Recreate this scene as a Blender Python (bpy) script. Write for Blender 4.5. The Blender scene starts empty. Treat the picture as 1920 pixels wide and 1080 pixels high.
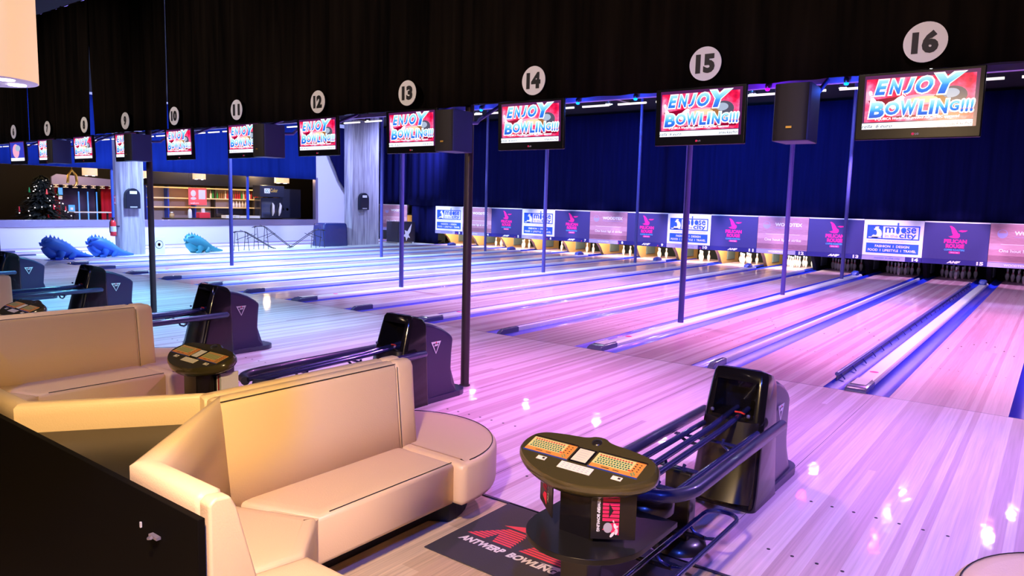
import bpy, bmesh, math, random
from mathutils import Vector, Matrix
from math import sin, cos, pi, radians as R

random.seed(7)
SC = bpy.context.scene
COL = SC.collection

# ------------------------------------------------------------------ camera
CAM_P = Vector((1.6735, -8.5582, 1.9628))
yaw, pit, rol, FPX = -0.6449, -0.1153, 0.0261, 1364.4
fw = Vector((sin(yaw)*cos(pit), cos(yaw)*cos(pit), sin(pit)))
rt = fw.cross(Vector((0, 0, 1))).normalized(); up = rt.cross(fw)
r2 = rt*cos(rol) + up*sin(rol); u2 = up*cos(rol) - rt*sin(rol)
cam = bpy.data.objects.new('camera', bpy.data.cameras.new('camera'))
cam.data.sensor_width = 36.0
cam.data.lens = FPX/1920*36
cam.data.clip_start = 0.05; cam.data.clip_end = 200
m3 = Matrix((r2, u2, -fw)).transposed()
cam.matrix_world = Matrix.Translation(CAM_P) @ m3.to_4x4()
COL.objects.link(cam); SC.camera = cam

# ------------------------------------------------------------------ world, exposure
SC.view_settings.view_transform = 'Standard'
SC.view_settings.look = 'None'
SC.view_settings.gamma = 1
SC.view_settings.exposure = 0.12
SC.view_settings.use_curve_mapping = False
SC.cycles.use_denoising = True
SC.cycles.max_bounces = 6
SC.cycles.sample_clamp_indirect = 6
W = bpy.data.worlds.new('world'); SC.world = W; W.use_nodes = True
W.node_tree.nodes['Background'].inputs[0].default_value = (0.10, 0.10, 0.22, 1)
W.node_tree.nodes['Background'].inputs[1].default_value = 0.05

# ------------------------------------------------------------------ lights
def light(kind, loc, col, power, tgt=None, size=0.1, spot=90, blend=0.6, size_y=None):
    d = bpy.data.lights.new('lamp_or_fill_light', kind)  # shared by modelled lamps and added fill lights
    d.color = col; d.energy = power
    if kind == 'AREA':
        d.size = size
        if size_y: d.shape = 'RECTANGLE'; d.size_y = size_y
    else:
        d.shadow_soft_size = size
    if kind == 'SPOT':
        d.spot_size = R(spot); d.spot_blend = blend
    o = bpy.data.objects.new('lamp_or_fill_light', d); o.location = loc
    if tgt is not None:
        o.rotation_euler = (Vector(tgt)-Vector(loc)).to_track_quat('-Z', 'Y').to_euler()
    COL.objects.link(o)
    return o
PINK = (1.0, .30, .80); BLUE = (.16, .26, 1.0); CYAN = (.34, .66, 1.0); VIO = (.52, .36, 1.0); WARM = (1.0, .66, .32)
CEIL = 5.3
# (x, y, colour, power) of the LED floods under the ceiling over the lanes: each has a visible can below
LIL = (.60, .44, 1.0); ROSE = (1.0, .34, .80); ICE = (.40, .62, 1.0)
FLOODS = [(1.3, 12.1, LIL, 1), (-1.03, 12.1, LIL, 1), (-3.24, 12.1, LIL, 1), (-5.6, 12.1, LIL, 1), (-7.8, 12.1, LIL, 1),
          (-10.2, 12.1, ICE, 1), (-13.1, 12.1, ICE, 1), (-15.6, 12.1, ICE, 1), (-18.5, 12.1, ICE, 1), (-21.5, 12.1, ICE, 1),
          (.94, 10.2, ROSE, 1), (-1.06, 10.2, ROSE, 1), (-3.0, 10.1, (.6, .1, 1), .5), (-1.0, 8.2, (.6, .1, 1), .5),
          (-6.2, 9.6, ROSE, 1), (-9.5, 9.6, ROSE, .7)]
for x, y, c, p in FLOODS:
    light('SPOT', (x, y, CEIL-.3), c, p*620, (x-.6, y-4.2, 0), .07, 66, .6)
# added fill spots further forward, no fixtures, to brighten the lanes evenly
for x, c, p in [(2.2, ROSE, 1300), (-1.2, ROSE, 1150), (-4.6, (.90, .38, 1), 1050), (-8.0, (.68, .46, 1), 1250), (-12, ICE, 2800), (-16, ICE, 2900), (-20, ICE, 3000), (-24, ICE, 2500)]:
    light('SPOT', (x, 3.0, CEIL-.25), c, p, (x, 5.0, 0), .25, 122, .8)
# blue wash on the back curtain
for x, c, p in [(2.0, (.14, .08, 1), 90), (-2.5, (.08, .12, 1), 380), (-6.0, (.03, .24, 1), 2600), (-9.5, (.04, .20, 1), 1700), (-14, BLUE, 800), (-19, BLUE, 700)]:
    light('SPOT', (x, 9.0, 5.0), c, p, (x, 16.4, 3.9), .2, 62, 1)
for i in range(13):
    x = 1.2-i*2.05
    light('SPOT', (x, 12.0, 4.9), (.88-.03*i, .52, 1) if i < 9 else (.55, .6, 1), 2300, (x, 16.4, .62), .1, 27, .6)
# blue on the window wall
for y in (0, 5, 10, 15.5):
    light('SPOT', (-20.5, y, 4.9), (.40, .46, 1), 1900, (-27, y, 2.0), .2, 110, .9)
# approach: spots on the gantry behind the curtain
for x, c, p in [(1.4, (.52, .30, 1), 520), (-1.61, (.84, .32, .98), 320), (-3.47, (.95, .32, .88), 320), (-6.5, (.58, .46, 1), 360), (-8.3, (.22, .70, 1), 480), (-11.6, (.20, .72, 1), 560), (-13.6, (.22, .70, 1), 400), (-18, ICE, 450)]:
    light('SPOT', (x, -2.2, 2.9), c, p*1.05, (x-.1, -2.55, 0), .05, 112, .75)
# deep blue floods high in the lounge
for x, y, p in [(3.2, -9.5, 1300), (-4.0, -10.2, 500), (-11, -9.5, 600)]:
    light('SPOT', (x, y, 5.2), (.05, .12, 1), p, (x-3.5, -4.8, 0), .12, 62, .6)
# warm lamps above the lounge
WARMS = [(.45, -8.05, 2.8), (-2.9, -9.2, 2.8), (-5.48, -6.33, 2.80), (-7.9, -8.6, 2.8)]
for i, (x, y, z) in enumerate(WARMS):
    light('SPOT', (x, y, z-.03), WARM, (640, 20, 60, 40)[i], (x-(.6, .3, 0, .3)[i], y+(1.5, .4, .1, .4)[i], 0), .09, 145, .7)
# added spots without fixtures, aimed at the curtain to brighten its number discs
for x, p, c in [(2.0, 420, (1, .72, .66)), (-1.2, 480, (1, .74, .66)), (-4.5, 560, (1, .78, .66)), (-8.0, 600, (1, .80, .68)), (-12, 600, (1, .80, .68)), (-16, 520, (1, .80, .68))]:
    light('SPOT', (x, -8.6, 5.2), c, p*1.35, (x, -2.9, 3.15), .2, 50, 1)

# ------------------------------------------------------------------ material helpers
MATS = {}
def mat(name, col=(.5, .5, .5), rough=.5, metal=0, emit=None, es=1, coat=0, spec=.5, trans=0, bump=None):
    if name in MATS: return MATS[name]
    m = bpy.data.materials.new(name); m.use_nodes = True
    b = m.node_tree.nodes['Principled BSDF']
    b.inputs['Base Color'].default_value = (*col, 1)
    b.inputs['Roughness'].default_value = rough
    b.inputs['Metallic'].default_value = metal
    b.inputs['Coat Weight'].default_value = coat
    b.inputs['Coat Roughness'].default_value = .06
    b.inputs['Specular IOR Level'].default_value = spec
    b.inputs['Transmission Weight'].default_value = trans
    if emit:
        b.inputs['Emission Color'].default_value = (*emit, 1)
        b.inputs['Emission Strength'].default_value = es
    if bump:
        sc, st = bump
        nt = m.node_tree
        tc = nt.nodes.new('ShaderNodeTexCoord'); n = nt.nodes.new('ShaderNodeTexNoise')
        n.inputs['Scale'].default_value = sc; n.inputs['Detail'].default_value = 3
        bp = nt.nodes.new('ShaderNodeBump'); bp.inputs['Strength'].default_value = st; bp.inputs['Distance'].default_value = .01
        nt.links.new(tc.outputs['Object'], n.inputs['Vector'])
        nt.links.new(n.outputs['Fac'], bp.inputs['Height']); nt.links.new(bp.outputs['Normal'], b.inputs['Normal'])
    MATS[name] = m
    return m

def N(nt, t, **kw):
    n = nt.nodes.new(t)
    for k, v in kw.items():
        if k.startswith('i_'): n.inputs[int(k[2:])].default_value = v
        else: setattr(n, k, v)
    return n

def ramp(nt, stops, interp='LINEAR'):
    n = nt.nodes.new('ShaderNodeValToRGB'); e = n.color_ramp.elements
    n.color_ramp.interpolation = interp
    while len(e) < len(stops): e.new(.5)
    for i, (p, c) in enumerate(stops):
        e[i].position = p; e[i].color = (*c, 1)
    return n

def wood(name, width, length, stops, rough, coat=0., gap=.0, grain=.12, vary_rough=False, off=0.0):
    """boards running along Y: board index from X, pieces along Y"""
    m = bpy.data.materials.new(name); m.use_nodes = True; nt = m.node_tree; L = nt.links
    b = nt.nodes['Principled BSDF']
    g = N(nt, 'ShaderNodeNewGeometry'); s = N(nt, 'ShaderNodeSeparateXYZ'); L.new(g.outputs['Position'], s.inputs[0])
    ax = N(nt, 'ShaderNodeMath', operation='ADD', i_1=off); L.new(s.outputs[0], ax.inputs[0])
    dx = N(nt, 'ShaderNodeMath', operation='DIVIDE', i_1=width); L.new(ax.outputs[0], dx.inputs[0])
    fx = N(nt, 'ShaderNodeMath', operation='FLOOR'); L.new(dx.outputs[0], fx.inputs[0])
    wn = N(nt, 'ShaderNodeTexWhiteNoise', noise_dimensions='1D'); L.new(fx.outputs[0], wn.inputs['W'])
    oy = N(nt, 'ShaderNodeMath', operation='MULTIPLY', i_1=length); L.new(wn.outputs['Value'], oy.inputs[0])
    ay = N(nt, 'ShaderNodeMath', operation='ADD'); L.new(s.outputs[1], ay.inputs[0]); L.new(oy.outputs[0], ay.inputs[1])
    dy = N(nt, 'ShaderNodeMath', operation='DIVIDE', i_1=length); L.new(ay.outputs[0], dy.inputs[0])
    fy = N(nt, 'ShaderNodeMath', operation='FLOOR'); L.new(dy.outputs[0], fy.inputs[0])
    cb = N(nt, 'ShaderNodeCombineXYZ'); L.new(fx.outputs[0], cb.inputs[0]); L.new(fy.outputs[0], cb.inputs[1])
    w2 = N(nt, 'ShaderNodeTexWhiteNoise', noise_dimensions='3D'); L.new(cb.outputs[0], w2.inputs['Vector'])
    rp = ramp(nt, stops); L.new(w2.outputs['Value'], rp.inputs[0])
    mp = N(nt, 'ShaderNodeMapping'); mp.inputs['Scale'].default_value = (60, 1.2, 1); L.new(g.outputs['Position'], mp.inputs[0])
    no = N(nt, 'ShaderNodeTexNoise'); no.inputs['Scale'].default_value = 1; no.inputs['Detail'].default_value = 4
    L.new(mp.outputs[0], no.inputs['Vector'])
    mr = N(nt, 'ShaderNodeMapRange'); mr.inputs[1].default_value = .3; mr.inputs[2].default_value = .7
    mr.inputs[3].default_value = 1-grain; mr.inputs[4].default_value = 1+grain; L.new(no.outputs['Fac'], mr.inputs[0])
    mx = N(nt, 'ShaderNodeVectorMath', operation='SCALE'); L.new(rp.outputs[0], mx.inputs[0]); L.new(mr.outputs[0], mx.inputs['Scale'])
    L.new(mx.outputs[0], b.inputs['Base Color'])
    b.inputs['Roughness'].default_value = rough; b.inputs['Coat Weight'].default_value = coat; b.inputs['Coat Roughness'].default_value = .05; b.inputs['Specular IOR Level'].default_value = .35
    # faint waviness so that lamps reflect as streaks
    mp2 = N(nt, 'ShaderNodeMapping'); mp2.inputs['Scale'].default_value = (9, 5, 1); L.new(g.outputs['Position'], mp2.inputs[0])
    n2 = N(nt, 'ShaderNodeTexNoise'); n2.inputs['Scale'].default_value = 1; n2.inputs['Detail'].default_value = 1; L.new(mp2.outputs[0], n2.inputs['Vector'])
    bp = N(nt, 'ShaderNodeBump'); bp.inputs['Strength'].default_value = .10; bp.inputs['Distance'].default_value = .01
    L.new(n2.outputs['Fac'], bp.inputs['Height']); L.new(bp.outputs['Normal'], b.inputs['Normal']); L.new(bp.outputs['Normal'], b.inputs['Coat Normal'])
    MATS[name] = m
    return m

wood('approach_wood', .0536, 23, [(0, (.52, .36, .42)), (.4, (.58, .42, .48)), (.55, (.68, .54, .61)), (1, (.74, .63, .70))], .42, .22)
wood('lane_wood', .0536, 23, [(0, (.44, .24, .31)), (.4, (.49, .28, .35)), (.6, (.56, .38, .44)), (1, (.63, .48, .53))], .38, .30)
wood('lounge_wood', .13, 1.2, [(0, (.50, .38, .22)), (.5, (.62, .49, .31)), (1, (.70, .58, .38))], .35, .15, grain=.25)
wood('warm_wood', .5, .6, [(0, (.75, .42, .14)), (1, (.85, .5, .2))], .5)
def cloth(name, col, col2=None, rough=.9):
    m = mat(name, col, rough, spec=.0 if 'black' in name else .1)
    nt = m.node_tree; b = nt.nodes['Principled BSDF']
    tc = N(nt, 'ShaderNodeTexCoord'); mp = N(nt, 'ShaderNodeMapping'); mp.inputs['Scale'].default_value = (6, 6, .35)
    n = N(nt, 'ShaderNodeTexNoise'); n.inputs['Scale'].default_value = 1.5; n.inputs['Detail'].default_value = 4
    nt.links.new(tc.outputs['Object'], mp.inputs[0]); nt.links.new(mp.outputs[0], n.inputs['Vector'])
    c2 = col2 or tuple(c*1.6 for c in col)
    rp = ramp(nt, [(.3, col), (.75, c2)]); nt.links.new(n.outputs['Fac'], rp.inputs[0]); nt.links.new(rp.outputs[0], b.inputs['Base Color'])
    return m
cloth('black_curtain', (.003, .0026, .0024), (.012, .009, .007))
cloth('navy_curtain', (.002, .003, .040), (.004, .005, .062))
cloth('valance_cloth', (.003, .016, .14), (.005, .022, .18))
cloth('red_cloth', (.35, .01, .02))
mat('leather', (.80, .60, .36), .40, spec=.45, bump=(140, .12))
mat('leather_edge', (.80, .64, .42), .45, spec=.4)
mat('seam', (.03, .025, .02), .8)
mat('black_panel', (.004, .0033, .003), .7, spec=.05)
mat('shelf_black', (.012, .011, .010), .30, spec=.28)
mat('plinth_black', (.006, .006, .01), .6)
mat('black_gloss', (.008, .007, .009), .16, coat=.4, spec=.4)
mat('black_plastic', (.016, .013, .012), .3, coat=.25)
mat('hood_side', (.024, .017, .065), .32, coat=.3)
mat('console_plastic', (.060, .050, .018), .22, coat=.7, bump=(300, .03))
mat('tube_metal', (.03, .035, .15), .22, .4, coat=.5)  # blue of the light on the rails put into the tube colour
mat('tube_soft', (.03, .03, .10), .35, .2, coat=.3)  # same blue light put into the outer rail colour
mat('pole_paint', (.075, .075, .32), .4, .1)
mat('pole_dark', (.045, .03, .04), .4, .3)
mat('beam_paint', (.35, .32, .7), .4, .2)
mat('white_paint', (.72, .72, .76), .55)
mat('white_print', (.85, .85, .85), .6)
mat('black_print', (.01, .01, .012), .6)
mat('grey_print', (.45, .45, .5), .6)
mat('capping', (.90, .96, .98), .35, coat=.2)
mat('cap_end', (.10, .10, .22), .25, coat=.4)
mat('gutter', (.008, .03, .60), .45, coat=.1)  # blue light reflected in the gutters put into their base colour
mat('gutter_edge', (.02, .02, .05), .4)
mat('blue_cover', (.02, .06, .40), .4)
mat('bumper', (.10, .11, .40), .3, .3)
mat('red_print', (.85, .02, .12), .6)
mat('magenta_print', (1.0, .01, .28), .6)
mat('blue_print', (.01, .09, .80), .6)
mat('navy_print', (.035, .03, .17), .6)
mat('deep_navy', (.015, .012, .16), .5)
mat('lilac_print', (.36, .33, .62), .6)
mat('cyan_print', (.10, .5, .9), .5)
mat('pin_white', (.86, .85, .82), .25, coat=.5)
mat('pin_red', (.75, .03, .03), .3, coat=.4)
mat('pit_dark', (.004, .004, .006), .9)
mat('pit_grey', (.10, .13, .13), .6)
mat('kick_wood', (.48, .28, .10), .5)
mat('concrete', (.40, .38, .46), .8, bump=(9, .5))
mat('dark_wall', (.012, .011, .014), .9)
mat('brown_wall', (.018, .012, .009), .8)
mat('sill_metal', (.42, .38, .55), .28, .7)
mat('speaker_grille', (.010, .007, .006), .7)
mat('speaker_body', (.02, .028, .14), .5)  # blue light on the cabinet sides put into the colour
mat('lamp_shade', (.9, .7, .5), .6, emit=(1, .62, .34), es=.80)
mat('lamp_disc', (.6, .55, .7), .4, emit=(.42, .34, .62), es=.5)
mat('bulb_glow', (1, 1, 1), .4, emit=(1, .88, .72), es=14)
mat('led_blue', (0, 0, 0), .4, emit=(.0, .10, 1), es=9)
mat('led_violet', (0, 0, 0), .4, emit=(.30, .0, 1), es=9)
mat('flood_white', (0, 0, 0), .4, emit=(.66, .76, 1), es=330)
mat('flood_violet', (0, 0, 0), .4, emit=(.50, .02, 1), es=330)
mat('rail_glint', (.8, .8, .8), .3, emit=(.9, .85, .75), es=1.2)  # bright glints on the slotted rail, put in as emission
mat('beam_glint', (.2, .2, .5), .3, emit=(.28, .22, 1), es=1.1)  # violet glints on the ceiling rail, put in as emission
mat('mat_rubber', (.045, .042, .05), .85, bump=(200, .2))
mat('mat_red', (.80, .07, .09), .8)
mat('mat_white', (.80, .78, .74), .8)
mat('green_keys', (.02, .30, .14), .5)
mat('key_panel', (.80, .66, .24), .5)
mat('key_orange', (.85, .30, .05), .5)
mat('key_red', (.8, .05, .04), .5)
mat('paper', (.86, .80, .66), .6)
mat('lcd', (.7, .62, .45), .3, emit=(.9, .8, .6), es=.12)
mat('plaster', (.70, .70, .80), .7)
mat('dragon_blue', (.05, .20, .75), .45)
mat('dragon_teal', (.02, .19, .24), .5)
mat('tarp', (.03, .04, .17), .25, bump=(5, 2.5))
mat('ext_red', (.85, .04, .05), .3)
mat('green_leaf', (.008, .014, .007), .9)
mat('bauble', (.8, .75, .7), .3, emit=(1, .9, .75), es=.9)
mat('red_glow', (.9, .1, .1), .4, emit=(1, .12, .08), es=.35)
mat('blue_glow', (.1, .3, .9), .4, emit=(.08, .35, 1), es=.8)
mat('warm_shelf', (.85, .62, .3), .5, emit=(1, .62, .2), es=.25)  # warm light on the shelf boards put in as a faint glow
mat('tan_panel', (.32, .25, .21), .7)
mat('bottle_red', (.5, .03, .04), .3)
mat('bottle_green', (.03, .35, .08), .3)
mat('bottle_white', (.8, .72, .6), .3)
mat('bottle_brown', (.30, .14, .05), .3)
mat('glass_box', (.02, .02, .03), .1, coat=1)
mat('gold', (.8, .5, .1), .3, .8)
mat('tree_string', (.3, .3, .35), .4)
mat('bezel', (.004, .004, .005), .3, spec=.25)
mat('arch_black', (.010, .012, .03), .35)

def concrete_grain():
    m = MATS['concrete']; nt = m.node_tree; b = nt.nodes['Principled BSDF']
    tc = N(nt, 'ShaderNodeTexCoord'); mp = N(nt, 'ShaderNodeMapping'); mp.inputs['Scale'].default_value = (7, 7, .5)
    n = N(nt, 'ShaderNodeTexNoise'); n.inputs['Scale'].default_value = 1.5; n.inputs['Detail'].default_value = 7
    nt.links.new(tc.outputs['Object'], mp.inputs[0]); nt.links.new(mp.outputs[0], n.inputs['Vector'])
    rp = ramp(nt, [(.3, (.20, .18, .24)), (.5, (.38, .36, .44)), (.75, (.56, .54, .60))]); nt.links.new(n.outputs['Fac'], rp.inputs[0]); nt.links.new(rp.outputs[0], b.inputs['Base Color'])
concrete_grain()
# woodtex sign face: horizontal boards
def board_face():
    m = mat('plank_print', (.4, .2, .3), .6); nt = m.node_tree; b = nt.nodes['Principled BSDF']
    g = N(nt, 'ShaderNodeTexCoord'); s = N(nt, 'ShaderNodeSeparateXYZ'); nt.links.new(g.outputs['Object'], s.inputs[0])
    d = N(nt, 'ShaderNodeMath', operation='DIVIDE', i_1=.17); nt.links.new(s.outputs[2], d.inputs[0])
    f = N(nt, 'ShaderNodeMath', operation='FLOOR'); nt.links.new(d.outputs[0], f.inputs[0])
    w = N(nt, 'ShaderNodeTexWhiteNoise', noise_dimensions='1D'); nt.links.new(f.outputs[0], w.inputs['W'])
    mp = N(nt, 'ShaderNodeMapping'); mp.inputs['Scale'].default_value = (1.2, 1, 22); nt.links.new(g.outputs['Object'], mp.inputs[0])
    n = N(nt, 'ShaderNodeTexNoise'); n.inputs['Detail'].default_value = 4; nt.links.new(mp.outputs[0], n.inputs['Vector'])
    a = N(nt, 'ShaderNodeMath', operation='ADD'); nt.links.new(w.outputs['Value'], a.inputs[0]); nt.links.new(n.outputs['Fac'], a.inputs[1])
    h = N(nt, 'ShaderNodeMath', operation='MULTIPLY', i_1=.5); nt.links.new(a.outputs[0], h.inputs[0])
    rp = ramp(nt, [(.2, (.24, .10, .14)), (.5, (.42, .20, .26)), (.8, (.62, .36, .42))]); nt.links.new(h.outputs[0], rp.inputs[0])
    nt.links.new(rp.outputs[0], b.inputs['Base Color'])
board_face()

def emis_noise(name, stops, scale, strength, detail=3):
    m = bpy.data.materials.new(name); m.use_nodes = True; nt = m.node_tree
    b = nt.nodes['Principled BSDF']; b.inputs['Base Color'].default_value = (0, 0, 0, 1); b.inputs['Roughness'].default_value = .2
    tc = N(nt, 'ShaderNodeTexCoord'); n = N(nt, 'ShaderNodeTexNoise'); n.inputs['Scale'].default_value = scale; n.inputs['Detail'].default_value = detail
    nt.links.new(tc.outputs['Object'], n.inputs['Vector'])
    rp = ramp(nt, stops); nt.links.new(n.outputs['Fac'], rp.inputs[0])
    nt.links.new(rp.outputs[0], b.inputs['Emission Color']); b.inputs['Emission Strength'].default_value = strength
    MATS[name] = m
def emis_grad(name, z0, z1, stops, strength):
    m = bpy.data.materials.new(name); m.use_nodes = True; nt = m.node_tree
    b = nt.nodes['Principled BSDF']; b.inputs['Base Color'].default_value = (0, 0, 0, 1)
    tc = N(nt, 'ShaderNodeTexCoord'); s = N(nt, 'ShaderNodeSeparateXYZ'); nt.links.new(tc.outputs['Object'], s.inputs[0])
    mr = N(nt, 'ShaderNodeMapRange'); mr.inputs[1].default_value = z0; mr.inputs[2].default_value = z1
    nt.links.new(s.outputs[2], mr.inputs[0]); rp = ramp(nt, stops); nt.links.new(mr.outputs[0], rp.inputs[0])
    nt.links.new(rp.outputs[0], b.inputs['Emission Color']); b.inputs['Emission Strength'].default_value = strength
    MATS[name] = m
emis_noise('screen_red', [(.30, (.45, .0, .04)), (.43, (.95, .01, .08)), (.55, (1, .10, .28)), (.68, (1, .45, .62))], 9, 1.15)
mat('screen_purple', (0, 0, 0), .2, emit=(.10, .015, .10), es=1)
mat('screen_white', (0, 0, 0), .2, emit=(.9, .96, 1), es=1.5)
mat('screen_glow', (0, 0, 0), .2, emit=(1, .62, .38), es=1.2)
mat('screen_pinkglow', (0, 0, 0), .2, emit=(1, .42, .6), es=1.0)
mat('screen_ball', (0, 0, 0), .2, emit=(.10, .09, .14), es=1)
mat('screen_ball2', (0, 0, 0), .2, emit=(.42, .50, .66), es=1)
mat('screen_brown', (0, 0, 0), .2, emit=(.40, .16, .05), es=1)
mat('screen_darkred', (0, 0, 0), .2, emit=(.30, .0, .03), es=1)
mat('screen_ink', (0, 0, 0), .2, emit=(.02, .02, .12), es=1)
mat('screen_blue', (0, 0, 0), .2, emit=(.04, .05, .55), es=1)

# ------------------------------------------------------------------ mesh builder
class MB:
    def __init__(s): s.v = []; s.f = []; s.m = []; s.mats = []; s.sm = []
    def mi(s, name):
        if name not in s.mats: s.mats.append(name)
        return s.mats.index(name)
    def add(s, vs, fs, m, smooth=False, M=None):
        o = len(s.v)
        s.v += [tuple(M @ Vector(v)) if M else tuple(v) for v in vs]
        k = s.mi(m)
        for f in fs: s.f.append([i+o for i in f]); s.m.append(k); s.sm.append(smooth)
        return s
    def box(s, a, b, m, M=None):
        x0, y0, z0 = a; x1, y1, z1 = b
        v = [(x0, y0, z0), (x1, y0, z0), (x1, y1, z0), (x0, y1, z0), (x0, y0, z1), (x1, y0, z1), (x1, y1, z1), (x0, y1, z1)]
        return s.add(v, [(0, 3, 2, 1), (4, 5, 6, 7), (0, 1, 5, 4), (1, 2, 6, 5), (2, 3, 7, 6), (3, 0, 4, 7)], m, False, M)
    def tube(s, path, r, m, n=12, cap=True, rs=None, closed=False):
        P = [Vector(p) for p in path]; rings = []; prev = None
        k = len(P)
        for i, p in enumerate(P):
            if closed: t = (P[(i+1) % k]-P[i-1])
            else: t = (P[min(i+1, k-1)]-P[max(i-1, 0)])
            t.normalize()
            if prev is None:
                a = Vector((0, 0, 1)) if abs(t.z) < .9 else Vector((1, 0, 0))
                nrm = t.cross(a).normalized()
            else:
                nrm = (prev - t*prev.dot(t)).normalized()
            prev = nrm; bn = t.cross(nrm); rr = rs[i] if rs else r
            rings.append([p + (nrm*cos(2*pi*j/n)+bn*sin(2*pi*j/n))*rr for j in range(n)])
        vs = [v for rg in rings for v in rg]; fs = []
        for i in range(k if closed else k-1):
            i2 = (i+1) % k
            for j in range(n):
                fs.append((i*n+j, i*n+(j+1) % n, i2*n+(j+1) % n, i2*n+j))
        s.add(vs, fs, m, True)
        if cap and not closed:
            s.add(rings[0], [tuple(range(n))[::-1]], m); s.add(rings[-1], [tuple(range(n))], m)
        return s
    def lathe(s, prof, m, n=24, c=(0, 0, 0), M=None, smooth=True, cap=True):
        vs = []; fs = []
        for r, z in prof:
            for j in range(n): vs.append((c[0]+r*cos(2*pi*j/n), c[1]+r*sin(2*pi*j/n), c[2]+z))
        for i in range(len(prof)-1):
            for j in range(n): fs.append((i*n+j, i*n+(j+1) % n, (i+1)*n+(j+1) % n, (i+1)*n+j))
        s.add(vs, fs, m, smooth, M)
        if not cap: return s
        if prof[0][0] > 1e-5: s.add(vs[:n], [tuple(range(n))[::-1]], m, False, M)
        if prof[-1][0] > 1e-5: s.add(vs[-n:], [tuple(range(n))], m, False, M)
        return s
    def prism(s, poly, z0, z1, m, M=None, mtop=None):
        n = len(poly)
        v = [(x, y, z0) for x, y in poly]+[(x, y, z1) for x, y in poly]
        s.add(v, [tuple(range(n))[::-1]]+[(i, (i+1) % n, n+(i+1) % n, n+i) for i in range(n)], m, False, M)
        s.add(v, [tuple(range(n, 2*n))], mtop or m, False, M)
        return s
    def loft(s, rings, m, cap=True, smooth=True):
        n = len(rings[0]); vs = [v for r in rings for v in r]; fs = []
        for i in range(len(rings)-1):
            for j in range(n): fs.append((i*n+j, i*n+(j+1) % n, (i+1)*n+(j+1) % n, (i+1)*n+j))
        s.add(vs, fs, m, smooth)
        if cap: s.add(rings[0], [tuple(range(n))[::-1]], m); s.add(rings[-1], [tuple(range(n))], m)
        return s
    def build(s, name, parent=None, loc=(0, 0, 0), bevel=0, seg=2, angle=35, data_only=False, shade=None):
        me = bpy.data.meshes.new(name); me.from_pydata(s.v, [], s.f)
        for mn in s.mats: me.materials.append(MATS[mn])
        me.polygons.foreach_set('material_index', s.m); me.polygons.foreach_set('use_smooth', s.sm)
        me.update()
        o = bpy.data.objects.new(name, me); COL.objects.link(o); o.location = loc
        if parent: o.parent = parent
        if bevel:
            bm = bmesh.new(); bm.from_mesh(me); bmesh.ops.remove_doubles(bm, verts=bm.verts, dist=1e-5)
            bmesh.ops.recalc_face_normals(bm, faces=bm.faces)
            es = [e for e in bm.edges if len(e.link_faces) == 2 and e.calc_face_angle(0) > R(angle)]
            bmesh.ops.bevel(bm, geom=es, offset=bevel, segments=seg, profile=.5, affect='EDGES', clamp_overlap=True)
            for f in bm.faces: f.smooth = True
            bm.to_mesh(me); bm.free()
            me.polygons.foreach_set('use_smooth', [True]*len(me.polygons))
            wn = o.modifiers.new('wn', 'WEIGHTED_NORMAL'); wn.keep_sharp = False
        return o

# text -> flat mesh (cached)
TX = {}
def text_data(t, bold=.0, shear=0., space=1.):
    k = (t, bold, shear, space)
    if k in TX: return TX[k]
    c = bpy.data.curves.new('t', 'FONT'); c.body = t; c.size = 1; c.offset = bold; c.shear = shear; c.space_character = space
    c.resolution_u = 3; c.align_x = 'LEFT'
    o = bpy.data.objects.new('t', c); COL.objects.link(o)
    dg = bpy.context.evaluated_depsgraph_get(); me = bpy.data.meshes.new_from_object(o.evaluated_get(dg))
    vs = [tuple(v.co) for v in me.vertices]; fs = [tuple(p.vertices) for p in me.polygons]
    bpy.data.objects.remove(o); bpy.data.curves.remove(c); bpy.data.meshes.remove(me)
    xs = [v[0] for v in vs] or [0]; ys = [v[1] for v in vs] or [0]
    TX[k] = (vs, fs, min(xs), max(xs), min(ys), max(ys))
    return TX[k]

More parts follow.
